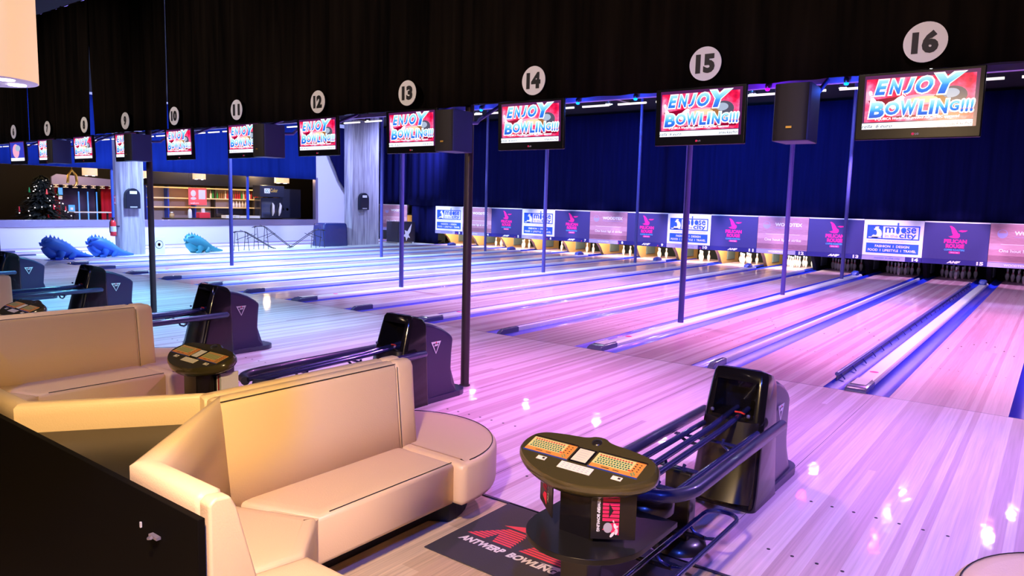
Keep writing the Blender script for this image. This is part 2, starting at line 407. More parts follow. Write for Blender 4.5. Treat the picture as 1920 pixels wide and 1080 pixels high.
class CV:
    """flat print on a plane: origin O, axes u (right) and v (up), n out of the face"""
    def __init__(s, mb, O, u=(1, 0, 0), v=(0, 0, 1), eps=.0012):
        s.mb = mb; s.O = Vector(O); s.u = Vector(u); s.v = Vector(v); s.n = s.u.cross(s.v); s.e = eps
    def P(s, x, y, l): return s.O + s.u*x + s.v*y + s.n*(s.e*l)
    def poly(s, pts, m, l=1):
        s.mb.add([s.P(x, y, l) for x, y in pts], [tuple(range(len(pts)))], m); return s
    def rect(s, x0, y0, x1, y1, m, l=1): return s.poly([(x0, y0), (x1, y0), (x1, y1), (x0, y1)], m, l)
    def frame(s, x0, y0, x1, y1, t, m, l=1):
        s.rect(x0, y0, x1, y0+t, m, l); s.rect(x0, y1-t, x1, y1, m, l); s.rect(x0, y0+t, x0+t, y1-t, m, l); s.rect(x1-t, y0+t, x1, y1-t, m, l); return s
    def disc(s, cx, cy, rx, ry, m, l=1, n=20, a0=0, a1=2*pi):
        k = n if a1-a0 < 6.2 else n-1
        return s.poly([(cx+rx*cos(a0+(a1-a0)*i/(k if a1-a0 < 6.2 else n)), cy+ry*sin(a0+(a1-a0)*i/(k if a1-a0 < 6.2 else n))) for i in range(n if a1-a0 > 6.2 else n+1)], m, l)
    def text(s, t, cx, cy, w, h, m, l=1, bold=.03, shear=0., space=1., rot=0., grow=0.):
        """fit text into a w x h box centred on cx, cy"""
        vs, fs, x0, x1, y0, y1 = text_data(t, bold, shear, space)
        sx = w/(x1-x0); sy = h/(y1-y0); mx = (x0+x1)/2; my = (y0+y1)/2
        ca, sa = cos(rot), sin(rot); pts = []
        for x, y, _ in vs:
            a = (x-mx)*sx; b = (y-my)*sy
            pts.append(s.P(cx+a*ca-b*sa, cy+a*sa+b*ca, l))
        s.mb.add(pts, fs, m); return s

def props(o, label=None, cat=None, group=None, kind=None):
    if label: o['label'] = label
    if cat: o['category'] = cat
    if group: o['group'] = group
    if kind: o['kind'] = kind
    return o
NW = {i+1: w for i, w in enumerate('one two three four five six seven eight nine ten eleven twelve thirteen fourteen fifteen sixteen'.split())}
def thing(name, label, cat, loc=(0, 0, 0), rz=0, group=None, rot=None):
    o = bpy.data.objects.new(name, None); o.empty_display_size = .1; COL.objects.link(o)
    o.location = loc; o.rotation_euler = rot or (0, 0, rz)
    return props(o, label, cat, group)
def struct(name, mb, **k):
    o = mb.build(name, **k); o['kind'] = 'structure'; return o
def copy_tree(o, parent=None):
    c = o.copy(); COL.objects.link(c)
    if parent: c.parent = parent
    for ch in list(o.children): copy_tree(ch, c)
    return c
def dup(o, loc, label, group=None):
    c = copy_tree(o); c.location = loc; c['label'] = label
    if group: c['group'] = group
    return c
def arc(cx, cy, r, a0, a1, n): return [(cx+r*cos(a0+(a1-a0)*i/n), cy+r*sin(a0+(a1-a0)*i/n)) for i in range(n+1)]

# ------------------------------------------------------------------ layout constants
P = 3.331; G = .235; WD = .103; NR = .027; LW = 1.066
YM = 16.4       # plane of the sign panels above the pins
YP = 17.7       # head pins
XW = -27.0      # window wall
def lane_x(n):   # centre of lane n
    k = (16-n)//2
    if n <= 2: return -24.37 if n == 2 else -26.03
    return -k*P + ((WD+G+LW/2) if n % 2 == 0 else -(WD+G+LW/2))

# ------------------------------------------------------------------ room shell
mb = MB(); mb.box((-24.0, -4.86, -.2), (3.7, 0, 0), 'approach_wood'); struct('floor', mb)
mb = MB(); mb.box((-34, -11.5, -.2), (3.7, -4.865, -.004), 'lounge_wood'); struct('floor', mb)
mb = MB(); mb.box((XW-7, -4.86, -.2), (-24.0, 20, -.05), 'lounge_wood')
mb.box((-24.0, 0, -.3), (3.7, 20, -.12), 'pit_dark'); struct('floor', mb)
mb = MB(); mb.box((-24.0, -4.875, -.01), (3.7, -4.855, .004), 'gutter_edge'); struct('trim_1', mb)
mb = MB(); mb.box((-34, -11.6, 5.6), (3.8, 20.2, 5.7), 'dark_wall'); struct('ceiling', mb)
mb = MB(); mb.box((3.7, -11.6, 0), (3.8, 20.2, 5.6), 'dark_wall'); struct('wall_right', mb)
mb = MB(); mb.box((-34, 20, -.2), (3.8, 20.2, 5.6), 'dark_wall'); struct('wall_back', mb)
mb = MB(); mb.box((-34, -11.7, -.2), (3.8, -11.5, 5.6), 'brown_wall'); struct('wall_front', mb)
# window wall on the left with its long opening
mb = MB()
mb.box((XW-.15, -11.5, -.05), (XW, 13.75, .72), 'plaster'); mb.box((XW-.15, -11.5, 2.9), (XW, 13.75, 5.6), 'plaster')
mb.box((XW-.15, 13.75, -.05), (XW, 20, 5.6), 'plaster'); mb.box((XW-.15, -11.5, .72), (XW, -6, 2.9), 'plaster')
struct('wall_left', mb)
wf = bpy.data.objects.new('window_1', None); COL.objects.link(wf); wf['kind'] = 'structure'
mb = MB(); mb.box((XW-.2, -6, .72), (XW+.06, 13.85, .97), 'sill_metal'); mb.build('window_sill', wf, bevel=.01)
mb = MB(); mb.box((XW-.15, 13.7, .97), (XW+.05, 13.85, 2.95), 'sill_metal'); mb.box((XW-.12, -6, 2.86), (XW+.05, 13.7, 2.93), 'sill_metal'); mb.build('window_frame', wf)
for y in (4.4, 10.1): mb = MB(); mb.box((XW-.05, y-.045, .97), (XW+.03, y+.045, 2.86), 'blue_cover'); mb.build('mullion', wf)
# bar room shell behind the window
mb = MB(); mb.box((-34, -11.5, 0), (-33.9, 20, 5.6), 'brown_wall'); struct('wall_bar_room', mb)

# ------------------------------------------------------------------ lanes
def make_lane(n):
    x = lane_x(n); y1 = 19.0
    t = thing('bowling_lane', 'glossy plank bowling lane %s' % (('ending below the number %s' % NW[n]) if n > 2 else ('behind the concrete pillars, ' + ('farthest from the poles' if n == 1 else 'second from the window wall'))), 'bowling lane', (x, 0, 0), group='bowling lanes')
    mb = MB(); mb.box((-LW/2, .004, -.10), (LW/2, y1, 0), 'lane_wood'); ls_ = mb.build('lane_surface', t)
    mb = MB()
    for k in range(-3, 4):
        yy = 4.86-abs(k)*.34
        w = .014
        mb.add([(k*.1345-w, yy-.05, .0012), (k*.1345+w, yy-.05, .0012), (k*.1345, yy+.05, .0012)], [(0, 1, 2)], 'black_print')
    for k in (-4, -3, -2, -1, 1, 2, 3, 4):
        mb.lathe([(.008, 0), (.008, .0011)], 'black_print', 8, (k*.1, 2.1, 0))
    a = mb.build('aiming_arrow', ls_); a['kind'] = 'stuff'
    for s in (-1, 1):
        mb = MB(); cx = s*(LW/2+G/2); ring = []
        pr = [(-G/2, 0), (-G/2+.008, -.012), (-G/4, -.05), (0, -.062), (G/4, -.05), (G/2-.008, -.012), (G/2, 0)]
        v = [(cx+a, .004, b-.004) for a, b in pr]+[(cx+a, y1, b-.004) for a, b in pr]; k = len(pr)
        mb.add(v, [(i, i+1, k+i+1, k+i) for i in range(k-1)], 'gutter', True)
        mb.box((cx-G/2, -.001, -.1), (cx+G/2, .004, -.003), 'gutter_edge')
        mb.build('gutter', t)
    return t
for n in range(1, 17): make_lane(n)

def capping(name, hw, h, x, label, group, wide):
    t = thing(name, label, 'lane divider', (x, 0, 0), group=group)
    y1 = YM-.2
    mb = MB(); mb.prism([(-hw, -.1), (hw, -.1), (hw, .004), (hw*.93, h*.55), (hw*.80, h*.88), (hw*.6, h), (-hw*.6, h), (-hw*.80, h*.88), (-hw*.93, h*.55), (-hw, .004)], -.46 if wide else -.46, -y1, 'capping', Matrix.Rotation(R(90), 4, 'X'))
    cbd = mb.build('capping_board', t)
    # sloped end cap
    mb = MB(); w = hw+.008
    rings = []
    for y, hh in ((.0, .012), (.02, .035), (.08, h+.004), (.3, h+.008), (.47, h+.004)):
        rings.append([(-w, y, -.02), (w, y, -.02), (w, y, hh*.8), (w*.8, y, hh), (-w*.8, y, hh), (-w, y, hh*.8)])
    mb.loft(rings, 'cap_end', smooth=False)
    if wide: mb.box((-hw*.8, .14, h+.002), (hw*.8, .5, h+.012), 'white_print')
    mb.build('end_cap', t, bevel=.006)
    if wide:
        mb = MB(); CV(mb, (0, 1.0, h), (1, 0, 0), (0, 1, 0)).disc(0, 0, .05, .05, 'magenta_print', 2); mb.build('round_logo', cbd)
        mb = MB(); rings = []
        for y, ww, hh in ((y1-.75, .05, .02), (y1-.7, .085, .10), (y1-.45, .09, .13), (y1-.3, .07, .08)):
            rings.append([(-ww, y, h), (ww, y, h), (ww, y, h+hh*.8), (ww*.6, y, h+hh), (-ww*.6, y, h+hh), (-ww, y, h+hh*.8)])
        mb.loft(rings, 'blue_cover', smooth=False); mb.build('sensor_cover', t, bevel=.008)
    return t
for k in range(0, 7):
    a, b = 15-2*k, 16-2*k
    capping('lane_divider', WD, .052, -k*P, 'wide white divider board with blue sensor cover between lanes %s and %s' % (NW[a], NW[b]), 'wide divider boards', True)
for k in range(0, 6):
    a, b = 14-2*k, 15-2*k
    capping('lane_divider', NR, .062, -P/2-k*P, 'narrow white divider rail between lanes %s and %s' % (NW[a], NW[b]), 'narrow divider rails', False)
for x, l in ((lane_x(2)+LW/2+G+.065, 'narrow white divider rail beside the second lane from the window wall'), (-25.2, 'wide white divider board between the two lanes behind the pillars')):
    capping('lane_divider', .06, .04, x, l, 'dividers behind the pillars', False)
# side strip where pillars stand
mb = MB(); mb.box((-23.46, 0, -.12), (-21.72, YM, -.002), 'capping'); struct('floor', mb)
mb = MB(); mb.box((P/2+.03, 0, -.12), (3.7, 20, -.005), 'capping'); struct('floor', mb)

# bumper rails
def bumper(x, s, label):
    t = thing('bumper_rail', label, 'bumper rail', (x, 0, 0))
    mb = MB(); mb.tube([(0, .55, .055), (0, 15.8, .055)], .024, 'bumper', 10); mb.build('rail', t)
    mb = MB()
    for i in range(26):
        y = .7+i*.6
        mb.tube([(0, y, .05), (s*.05, y+.05, -.035)], .008, 'bumper', 6)
    o = mb.build('hinge_bracket', t); o['kind'] = 'stuff'
    mb = MB(); mb.box((-.004, .55, -.02), (.004, 15.8, .03), 'gutter_edge'); mb.build('skirt', t)
bumper(-(WD+G)+.02, 1, 'blue bumper rail raised along the right gutter of lane fifteen')

# approach dots and seams
mb = MB()
for n in range(5, 17):
    for yy in (-3.5, -4.4):
        for k in range(-3, 4):
            mb.lathe([(.011, 0), (.011, .0012)], 'black_print', 8, (lane_x(n)+k*.1345, yy, 0))
for x in [-.0+.19-i*P/2 for i in range(0, 14)]:
    mb.box((x-.0018, -4.85, 0), (x+.0018, -.01, .0009), 'gutter_edge')
mb.box((-24, -.006, 0), (3.7, -.001, .0012), 'gutter_edge')
d = props(mb.build('approach_marking'), 'black foul line, seams and dots marked on the approach planks', 'floor marking'); d['kind'] = 'stuff'

# ------------------------------------------------------------------ sign panels above the pins
KIND = {2: 'W', 3: 'M', 4: 'W', 5: 'P', 6: 'M', 7: 'P', 8: 'W', 9: 'P', 10: 'M', 11: 'P', 12: 'W', 13: 'P', 14: 'M', 15: 'P', 16: 'W'}
PW = P/2; Z0, ZS, Z1 = .51, .66, 1.765
def moose(cv, m, l, s, ox, oy):
    pts = [(0, 0), (.10, 0), (.22, .06), (.24, .16), (.21, .27), (.14, .34), (.10, .37), (.13, .42), (.11, .44), (.085, .41), (.075, .46), (.055, .41), (.03, .45), (.02, .40), (-.02, .42), (.0, .37), (-.05, .33), (-.04, .30), (.02, .30), (.06, .22), (.06, .14), (.02, .10), (-.06, .12), (-.10, .08), (-.12, .03), (-.10, 0)]
    cv.poly([(ox+x*s, oy+y*s) for x, y in pts], m, l)
def pinshape(cv, m, l, cx, cy, h, rot=0, stripe=None):
    pr = [(.07, 0), (.12, .12), (.155, .30), (.13, .48), (.075, .62), (.055, .72), (.065, .84), (.075, .92), (.045, .985)]
    pts = [(x*h, y*h) for x, y in pr]+[(-x*h, y*h) for x, y in pr[::-1]]
    ca, sa = cos(rot), sin(rot)
    f = lambda x, y: (cx+x*ca-y*sa, cy+x*sa+y*ca)
    cv.poly([f(x, y-h/2) for x, y in pts], m, l)
    if stripe:
        for a, b in ((.66, .70), (.74, .78)):
            cv.poly([f(-.065*h, a*h-h/2), (f(.065*h, a*h-h/2)), f(.065*h, b*h-h/2), f(-.065*h, b*h-h/2)], stripe, l+1)
def make_sign(n):
    x0 = (n-16)*PW if n > 2 else -25.2
    k = KIND[n]
    desc = {'M': 'white and blue moose in the city sign board above the pins of lane %s', 'W': 'pink wood-grain WOODTEX sign board above the pins of lane %s', 'P': 'dark purple PELICAN ROUGE sign board with pink bird above lane %s'}[k] % NW[n]
    if n == 2: desc = 'pink wood-grain WOODTEX sign board half hidden behind the concrete pillar'
    t = thing('sign_board', desc, 'sign', (x0, YM, 0), group='advertising boards above the pins')
    w = PW-.006
    mb = MB(); mb.box((.003, 0, ZS), (w, .04, Z1), {'M': 'white_print', 'W': 'plank_print', 'P': 'navy_print'}[k])
    if k != 'M': mb.box((.003, -.012, Z1-.03 if k == 'P' else Z1-.012), (w, .04, Z1+.006), 'white_print')
    brd = mb.build('board', t)
    mb = MB(); mb.box((.003, -.01, Z0), (w, .04, ZS-.002), 'deep_navy')
    nst = mb.build('number_strip', t)
    mb = MB(); cv = CV(mb, (0, -.002, 0), eps=.003)
    if k == 'M':
        cv.frame(.10, 1.17, w-.10, 1.60, .035, 'blue_print', 1)
        cv.rect(.13, 1.2, .55, 1.58, 'blue_print', 1)
        moose(cv, 'white_print', 2, .82, .33, 1.205)
        cv.rect(.15, 1.205, .52, 1.235, 'white_print', 2)
        cv.text('m', .74, 1.46, .26, .17, 'blue_print', 2, .02)
        pinshape(cv, 'blue_print', 3, .96, 1.52, .34)
        cv.disc(1.12, 1.46, .075, .085, 'blue_print', 3)
        cv.text('se', 1.33, 1.46, .26, .17, 'blue_print', 2, .02)
        cv.text('in the', .79, 1.28, .36, .10, 'lilac_print', 2, .01)
        cv.text('city', 1.24, 1.28, .46, .21, 'blue_print', 3, .02)
        cv.text('SHOPPING IN SCANDINAVIA', w/2, 1.11, w-.3, .028, 'lilac_print', 1, .01)
        cv.rect(.10, .74, w-.10, 1.045, 'blue_print', 1)
        cv.text('FASHION  I  DESIGN', w/2, .955, .95, .075, 'white_print', 2, .02)
        cv.text('FOOD  I  LIFESTYLE  I  TRAVEL', w/2, .83, 1.34, .075, 'white_print', 2, .02)
    elif k == 'W':
        cv.disc(.30, 1.47, .125, .125, 'lilac_print', 1)
        cv.disc(.30, 1.49, .10, .095, 'plank_print', 2, a0=0, a1=pi)
        cv.text('WOODTEX', 1.02, 1.50, .88, .115, 'white_print', 1, .04)
        cv.text('TOTAL WOOD FLOORING SOLUTIONS', 1.02, 1.39, .88, .028, 'lilac_print', 1, .01)
        cv.rect(.28, 1.17, 1.40, 1.18, 'white_print', 1)
        cv.text('Ons hout ligt al strike', .85, .98, 1.20, .115, 'white_print', 1, .015)
    else:
        bird = [(-.19, .02), (-.16, .01), (-.07, .05), (-.10, .14), (-.13, .28), (-.17, .36), (-.12, .36), (-.05, .30), (.01, .20), (.04, .13), (.09, .10), (.10, .02), (.06, -.04), (-.02, -.05), (-.12, -.03)]
        cv.poly([(.83+x*1.05, 1.42+y*.88-.09) for x, y in bird], 'magenta_print', 1)
        cv.poly([(.88, 1.50), (.94, 1.53), (1.12, 1.53), (1.06, 1.49), (.98, 1.475)], 'magenta_print', 2)
        cv.text('PELICAN', .83, 1.20, .58, .12, 'magenta_print', 1, .06)
        cv.text('ROUGE', .83, 1.06, .47, .12, 'magenta_print', 1, .06)
        cv.text('COFFEE ROASTERS', .82, .945, .52, .05, 'cyan_print', 1, .02)
        cv.rect(.69, .84, .97, .90, 'magenta_print', 1)
        cv.text('SINCE 1863', .83, .87, .2, .03, 'white_print', 2, .01)
    mb.build('printed_design', brd)
    mb = MB(); cv = CV(mb, (0, -.012, 0), eps=.003)
    if k == 'M':
        cv.rect(.003, Z0+.005, 1.22, ZS-.01, 'lilac_print', 1); cv.text('moose in the city', .72, (Z0+ZS)/2, .72, .07, 'blue_print', 2, .0)
    elif k == 'W':
        cv.rect(.003, Z0+.005, 1.30, ZS-.01, 'lilac_print', 1); cv.text('WOODTEX', .65, (Z0+ZS)/2, .5, .06, 'white_print', 2, .02)
    else:
        cv.text('AMF', .83, (Z0+ZS)/2, .36, .075, 'white_print', 2, .07, shear=.35)
    cv.text(str(n), 1.49, (Z0+ZS)/2, .085*len(str(n)), .105, 'white_print', 2, .05)
    if 3 <= n <= 10: cv.disc(1.32, (Z0+ZS)/2-.03, .02, .02, 'red_print', 3, 10)
    mb.build('lane_number', nst)
for n in range(2, 17): make_sign(n)

# ------------------------------------------------------------------ pin decks, pits, dividers, pins
LIT = set(range(2, 13))
for n in range(2, 17):
    x = lane_x(n); w = PW/2-.07
    t = thing('pin_pit', 'dark pit behind the pins of lane ' + NW[n] if n not in LIT else 'lit pin pit under the board of lane ' + NW[n], 'pin pit', (x, 0, 0), group='pin pits')
    m_ = 'pit_dark'
    mb = MB(); mb.box((-w, 19.25, -.1), (w, 19.3, 1.6), 'pit_dark'); mb.box((-w, YM+.08, 1.3), (w, 19.3, 1.33), 'pit_dark'); mb.build('pit_curtain', t)
    if n in LIT:
        mb = MB(); mb.tube([(-.5, YM+.25, 1.05), (.5, YM+.25, 1.05)], .02, 'bulb_glow', 8); mb.build('pit_tube_lamp', t)
        light('AREA', (x, YM+.3, 1.0), (1, .86, .62) if n < 12 else (1, .92, .72), 95, (x, YP+.4, .1), .9, size_y=.1)
    else:
        light('AREA', (x, YM+.3, 1.0), (.55, .45, 1), 1.4, (x, YP+.4, .1), .9, size_y=.1)
for k in range(0, 15):
    n = 16-k; x = (n-15)*PW if n > 2 else (-23.50, -25.2+PW-PW)[2-n]
    lit = (n in LIT and n < 12) or n == 12  # unlit pits: shade put into the panel colour, near-black in place of wood
    t = thing('pit_partition', ('orange wood' if lit else 'shaded') + ' partition wall ' + ('left of the pins of lane ' + NW[n] if n > 2 else ('left of the board behind the pillar' if n == 2 else 'right of the board behind the pillar')), 'partition', (x-PW if n > 2 else (-25.2 if n == 2 else -23.5), 0, 0), group='pit partitions')
    mb = MB(); mb.prism([(YP-.15, -.05), (19.2, -.05), (19.2, 1.25), (YM+.12, 1.25), (YM+.12, .85), (YM+.45, .62), (YP-.45, .30), (YP-.30, .10)], -.06, .06, 'kick_wood' if lit else 'pit_dark', Matrix(((0, 0, 1, 0), (1, 0, 0, 0), (0, 1, 0, 0), (0, 0, 0, 1))))
    mb.build('side_panel', t, bevel=.01)
    mb = MB(); mb.box((.062, YP+.25, .10), (.10, YP+1.0, .55), 'pit_grey'); mb.build('service_hatch', t, bevel=.008)

def pin_mesh():
    mb = MB()
    prof = [(.0, 0), (.026, .0), (.029, .006), (.036, .03), (.050, .075), (.0575, .115), (.0605, .145), (.055, .18), (.042, .215), (.031, .24), (.0245, .262), (.0228, .285)]
    mb.lathe(prof[:9]+[(.036, .228)], 'pin_white', 14)
    mb.lathe([(.036, .228), (.031, .243)], 'pin_red', 14); mb.lathe([(.031, .243), (.027, .256)], 'pin_white', 14)
    mb.lathe([(.027, .256), (.0245, .272)], 'pin_red', 14)
    mb.lathe([(.0245, .272), (.0232, .285), (.0245, .305), (.030, .335), (.0322, .35), (.030, .367), (.020, .378), (.0, .381)], 'pin_white', 14)
    return mb
PIN = None
pos = {1: (0, 0), 2: (-.1524, .264), 3: (.1524, .264), 4: (-.3048, .528), 5: (0, .528), 6: (.3048, .528), 7: (-.4572, .792), 8: (-.1524, .792), 9: (.1524, .792), 10: (.4572, .792)}
STAND = {2: [1, 3], 3: [4, 7], 4: [2, 5, 3], 5: [4, 1, 3], 6: [5, 3, 6], 7: [4, 2, 3], 8: [2, 3, 6], 9: [4, 1, 3], 10: [2, 4, 1, 3], 11: [2, 1, 4, 3, 6, 5, 8], 12: list(range(1, 11)), 13: list(range(1, 11)), 14: list(range(1, 11)), 15: list(range(1, 11)), 16: list(range(1, 11))}
for n, ls in STAND.items():
    for i in ls:
        px, py = pos[i]
        if PIN is None:
            PIN = pin_mesh().build('bowling_pin'); o = PIN
        else:
            o = PIN.copy(); COL.objects.link(o)
        o.location = (lane_x(n)+px, YP+py, 0)
        where = {1: 'at the very front', 2: 'second row, left', 3: 'second row, right', 4: 'third row, left', 5: 'third row, middle', 6: 'third row, right', 7: 'back row, far left', 8: 'back row, inner left', 9: 'back row, inner right', 10: 'back row, far right'}[i]
        props(o, 'bowling pin %s, %s' % (where, 'below the number ' + NW[n] if n > 2 else 'beside the wide pillar'), 'bowling pin', 'pins of lane %d' % n)

# ------------------------------------------------------------------ curtains
def curtain(name, x0, x1, y, z0, z1, m, label, amp=.02, wl=.28, axis='X', cut=None, hem=.0, top=(0, 0)):
    n = max(6, int((x1-x0)/.05)); rows = 6; vs = []; fs = []
    rnd = random.Random(int(x0*100)); ph = rnd.random()*6
    for j in range(rows+1):
        z = z0+(z1-z0)*j/rows
        for i in range(n+1):
            f_ = min(1, j/rows*1.6); xa = x0+top[0]*f_; xb = x1+top[1]*f_
            u = xa+(xb-xa)*i/n
            d = amp*(sin(u/wl*2*pi+ph+.6*sin(u*1.7))+.5*sin(u*2.9+ph))*(1-.35*j/rows)
            zz = z + (hem*sin(u*1.1+ph) if j == 0 else 0)
            if cut: zz = max(zz, cut(u)+(z-z0)*.0) if j < rows else z
            vs.append((u, y+d, zz) if axis == 'X' else (y+d, u, zz))
    for j in range(rows):
        for i in range(n): fs.append((j*(n+1)+i, j*(n+1)+i+1, (j+1)*(n+1)+i+1, (j+1)*(n+1)+i))
    mb = MB(); mb.add(vs, fs, m, True); o = mb.build(name)
    sd = o.modifiers.new('solid', 'SOLIDIFY'); sd.thickness = .004
    return props(o, label, 'curtain')
YC = -2.87
for a, b, ta, tb, dy, l in [(-30, -14.30, 0, .12, 0, 'black front curtain at the far left, carrying the number six'), (-14.20, -11.62, 0, .08, .0, 'narrow black front curtain with the numbers seven and eight'), (-11.50, -9.09, -.06, 0, .0, 'black front curtain with only the number nine'),
                (-9.14, -3.22, 0, 0, .03, 'long black front curtain with the numbers ten to thirteen'), (-3.30, 3.6, 0, 0, -.01, 'black front curtain with the three largest number discs')]:
    curtain('stage_curtain', a, b, YC+dy, 2.93 if a > -14.2 else 2.92, 5.15, 'black_curtain', l, .022, .33, hem=.012, top=(ta, tb))
curtain('backdrop_curtain', -23.6, 3.65, YM+.16, 1.76, 5.5, 'navy_curtain', 'long navy curtain hanging above the advertising boards', .03, .5)
curtain('backdrop_curtain', -26.9, -23.5, YM+.22, 1.78, 5.5, 'navy_curtain', 'navy curtain behind the wide pillar, above the WOODTEX board', .04, .45)
curtain('backdrop_curtain', -23.42, -21.72, YM+.22, -.0, 5.5, 'navy_curtain', 'dark floor-length curtain left of the advertising boards, behind the pillar', .04, .45)
curtain('wall_valance', -7, 13.68, XW+.12, 2.86, 5.5, 'valance_cloth', 'bright blue fabric hanging over the bar window', .025, .5, axis='Y')
def cutf(u):
    pts = [(13.5, 5.25), (14.28, 4.32), (14.53, 3.83), (15.05, 2.83), (15.48, 2.27), (16.0, 1.75), (17.3, 1.3)]
    for (a, b), (c, d) in zip(pts, pts[1:]):
        if u <= c: return b+(d-b)*(u-a)/(c-a)
    return 1.3
curtain('draped_curtain', 13.62, 17.1, XW+.2, 1.2, 5.4, 'navy_curtain', 'dark curtain swept up in a curve over the white wall', .02, .5, axis='Y', cut=cutf)

# number discs on the front curtain
for n, x in {16: .8, 15: -.78, 14: -2.5, 13: -4.2, 12: -5.74, 11: -7.48, 10: -9.12, 9: -10.65, 8: -12.15, 7: -13.7, 6: -15.33}.items():
    xx = CAM_P.x+(x-CAM_P.x)*(YC-.045-CAM_P.y)/(-2.75-CAM_P.y)
    z = 3.105
    t = thing('number_disc', 'round white disc with the number %s on the black curtain' % NW[n], 'number sign', (xx, YC-.043, z), group='lane number discs')
    mb = MB(); mb.lathe([(.132, 0), (.132, .006)], 'white_print', 40, M=Matrix.Rotation(R(90), 4, 'X')); dsc = mb.build('disc', t)
    mb = MB(); cv = CV(mb, (0, -.006, 0)); cv.text(str(n), 0, 0, .160 if n > 9 else .082, .148, 'black_print', 2, .062); mb.build('digits', dsc)

# ------------------------------------------------------------------ monitors
def monitor_common(alt=False):
    t = thing('ceiling_monitor', 'x', 'monitor')
    w, h = .375, .225
    mb = MB(); mb.box((-w, 0, -h), (w, .035, h), 'bezel'); mb.box((-w*.7, .035, -h*.7), (w*.7, .09, h*.7), 'black_plastic'); mb.build('housing', t, bevel=.008)
    mb = MB(); mb.tube([(0, .06, .12), (0, .22, .13), (0, .25, .16), (0, .62, .30)], .018, 'pole_paint', 10); mb.build('mount_arm', t)
    mb = MB(); cv = CV(mb, (0, -.001, 0), eps=.0008)
    cv.rect(-.33, -.155, .345, .205, 'screen_purple', 1)
    if alt:
        cv.rect(-.32, -.155, .33, .19, 'screen_blue', 2)
        cv.disc(-.05, .03, .16, .13, 'screen_pinkglow', 3); cv.disc(.05, .08, .12, .06, 'screen_ball2', 4); cv.rect(-.32, -.155, .33, -.10, 'screen_white', 4)
        mb.build('screen', t); return t
    cv.rect(-.318, -.105, .325, .182, 'screen_red', 2)
    cv.disc(.02, .03, .15, .035, 'screen_pinkglow', 3); cv.disc(.05, .03, .10, .022, 'screen_glow', 4)
    cv.poly([(-.30, .04), (-.10, .06), (-.12, .0), (-.28, .01)], 'screen_darkred', 3)
    cv.rect(-.33, -.153, .325, -.112, 'screen_white', 3)
    cv.poly([(-.20, -.085), (.30, -.085), (.32, -.06), (-.1, -.07)], 'screen_darkred', 3)
    for i in range(14):
        cv.disc(-.31+random.random()*.62, -.07+random.random()*.24, .004, .004, 'screen_pinkglow', 3, 8)
    scr = mb.build('screen', t)
    # picture elements
    mb = MB(); cv = CV(mb, (0, -.001, 0), eps=.0008)
    cv.disc(.20, .045, .085, .062, 'screen_ball', 5); cv.disc(.19, .062, .05, .03, 'screen_ball2', 6); cv.disc(.13, .02, .045, .045, 'screen_brown', 6); cv.disc(.09, .028, .03, .018, 'screen_glow', 7)
    mb.build('pictured_ball', scr)
    for a_ in ((-.27, .035, .15, R(18)), (-.10, .04, .16, R(-42))):
        mb = MB(); cv = CV(mb, (0, -.001, 0), eps=.0008); pinshape(cv, 'screen_white', 8, *a_, 'screen_red'); mb.build('pictured_pin', scr)
    for nm, mm, b, l in (('letter_outline', 'screen_white', .095, 9), ('lettering', 'g', .045, 11)):
        mb = MB(); cv = CV(mb, (0, -.001, 0), eps=.0008)
        a = 'screen_white' if mm != 'g' else 'enjoy_grad'; c = 'screen_white' if mm != 'g' else 'bowling_grad'
        G_ = .017 if mm != 'g' else 0
        X = -.262
        for ch, wd, hh, yy in (('E', .082, .098, .122), ('N', .082, .098, .122), ('J', .066, .096, .124), ('O', .10, .104, .124), ('Y', .175, .128, .124)):
            cv.text(ch, X+wd/2, yy, wd+G_, hh+G_, a, l, b, shear=.25); X += wd+.006
        mb.build('enjoy_' + nm, scr); mb = MB(); cv = CV(mb, (0, -.001, 0), eps=.0008)
        X = -.29
        for ch, wd, hh, yy in (('B', .094, .104, -.026), ('O', .086, .086, -.020), ('W', .10, .098, -.020), ('L', .058, .094, -.024), ('I', .032, .092, -.024), ('N', .074, .090, -.024), ('G', .056, .064, -.022), ('!', .020, .078, -.024), ('!', .020, .078, -.024), ('!', .020, .078, -.024)):
            cv.text(ch, X+wd/2, yy, wd+G_, hh+G_, c, l, b, shear=.1); X += wd+.006
        mb.build('bowling_' + nm, scr)
        if mm == 'g':
            mb = MB(); cv = CV(mb, (0, -.001, 0), eps=.0008)
            cv.text('a QUBICA WorldWide product ABC/WIBC approved', .0, -.088, .50, .022, 'screen_white', 6, .02, shear=.2)
            mb.build('caption', scr); mb = MB(); cv = CV(mb, (0, -.001, 0), eps=.0008)
            cv.text('rella  6 euro', -.235, -.133, .19, .024, 'screen_ink', 5, .01, shear=.3)
            cv.text('snackscho', .245, -.133, .15, .022, 'screen_ink', 5, .01, shear=.3)
            mb.build('ticker_text', scr); mb = MB(); cv = CV(mb, (0, -.001, 0), eps=.0008)
            cv.text('LG', .012, -.192, .022, .012, 'grey_print', 2, .03); cv.disc(-.012, -.192, .009, .009, 'red_print', 2, 12)
            mb.build('maker_badge', scr)
    return t
emis_grad('enjoy_grad', .06, .18, [(0, (.01, .10, .75)), (.45, (.02, .30, .95)), (.6, (.12, .60, 1)), (1, (.5, .9, 1))], 1.0)
emis_grad('bowling_grad', -.075, .02, [(0, (.01, .08, .65)), (.4, (.02, .25, .95)), (.6, (.10, .60, 1)), (1, (.5, .9, 1))], 1.0)
MX = {16: .82, 15: -.71, 14: -2.36, 13: -3.9, 12: -5.45, 11: -6.96, 10: -8.57, 9: -10.15, 8: -11.66, 7: -13.15, 6: -14.5}
mproto = monitor_common(); first = True
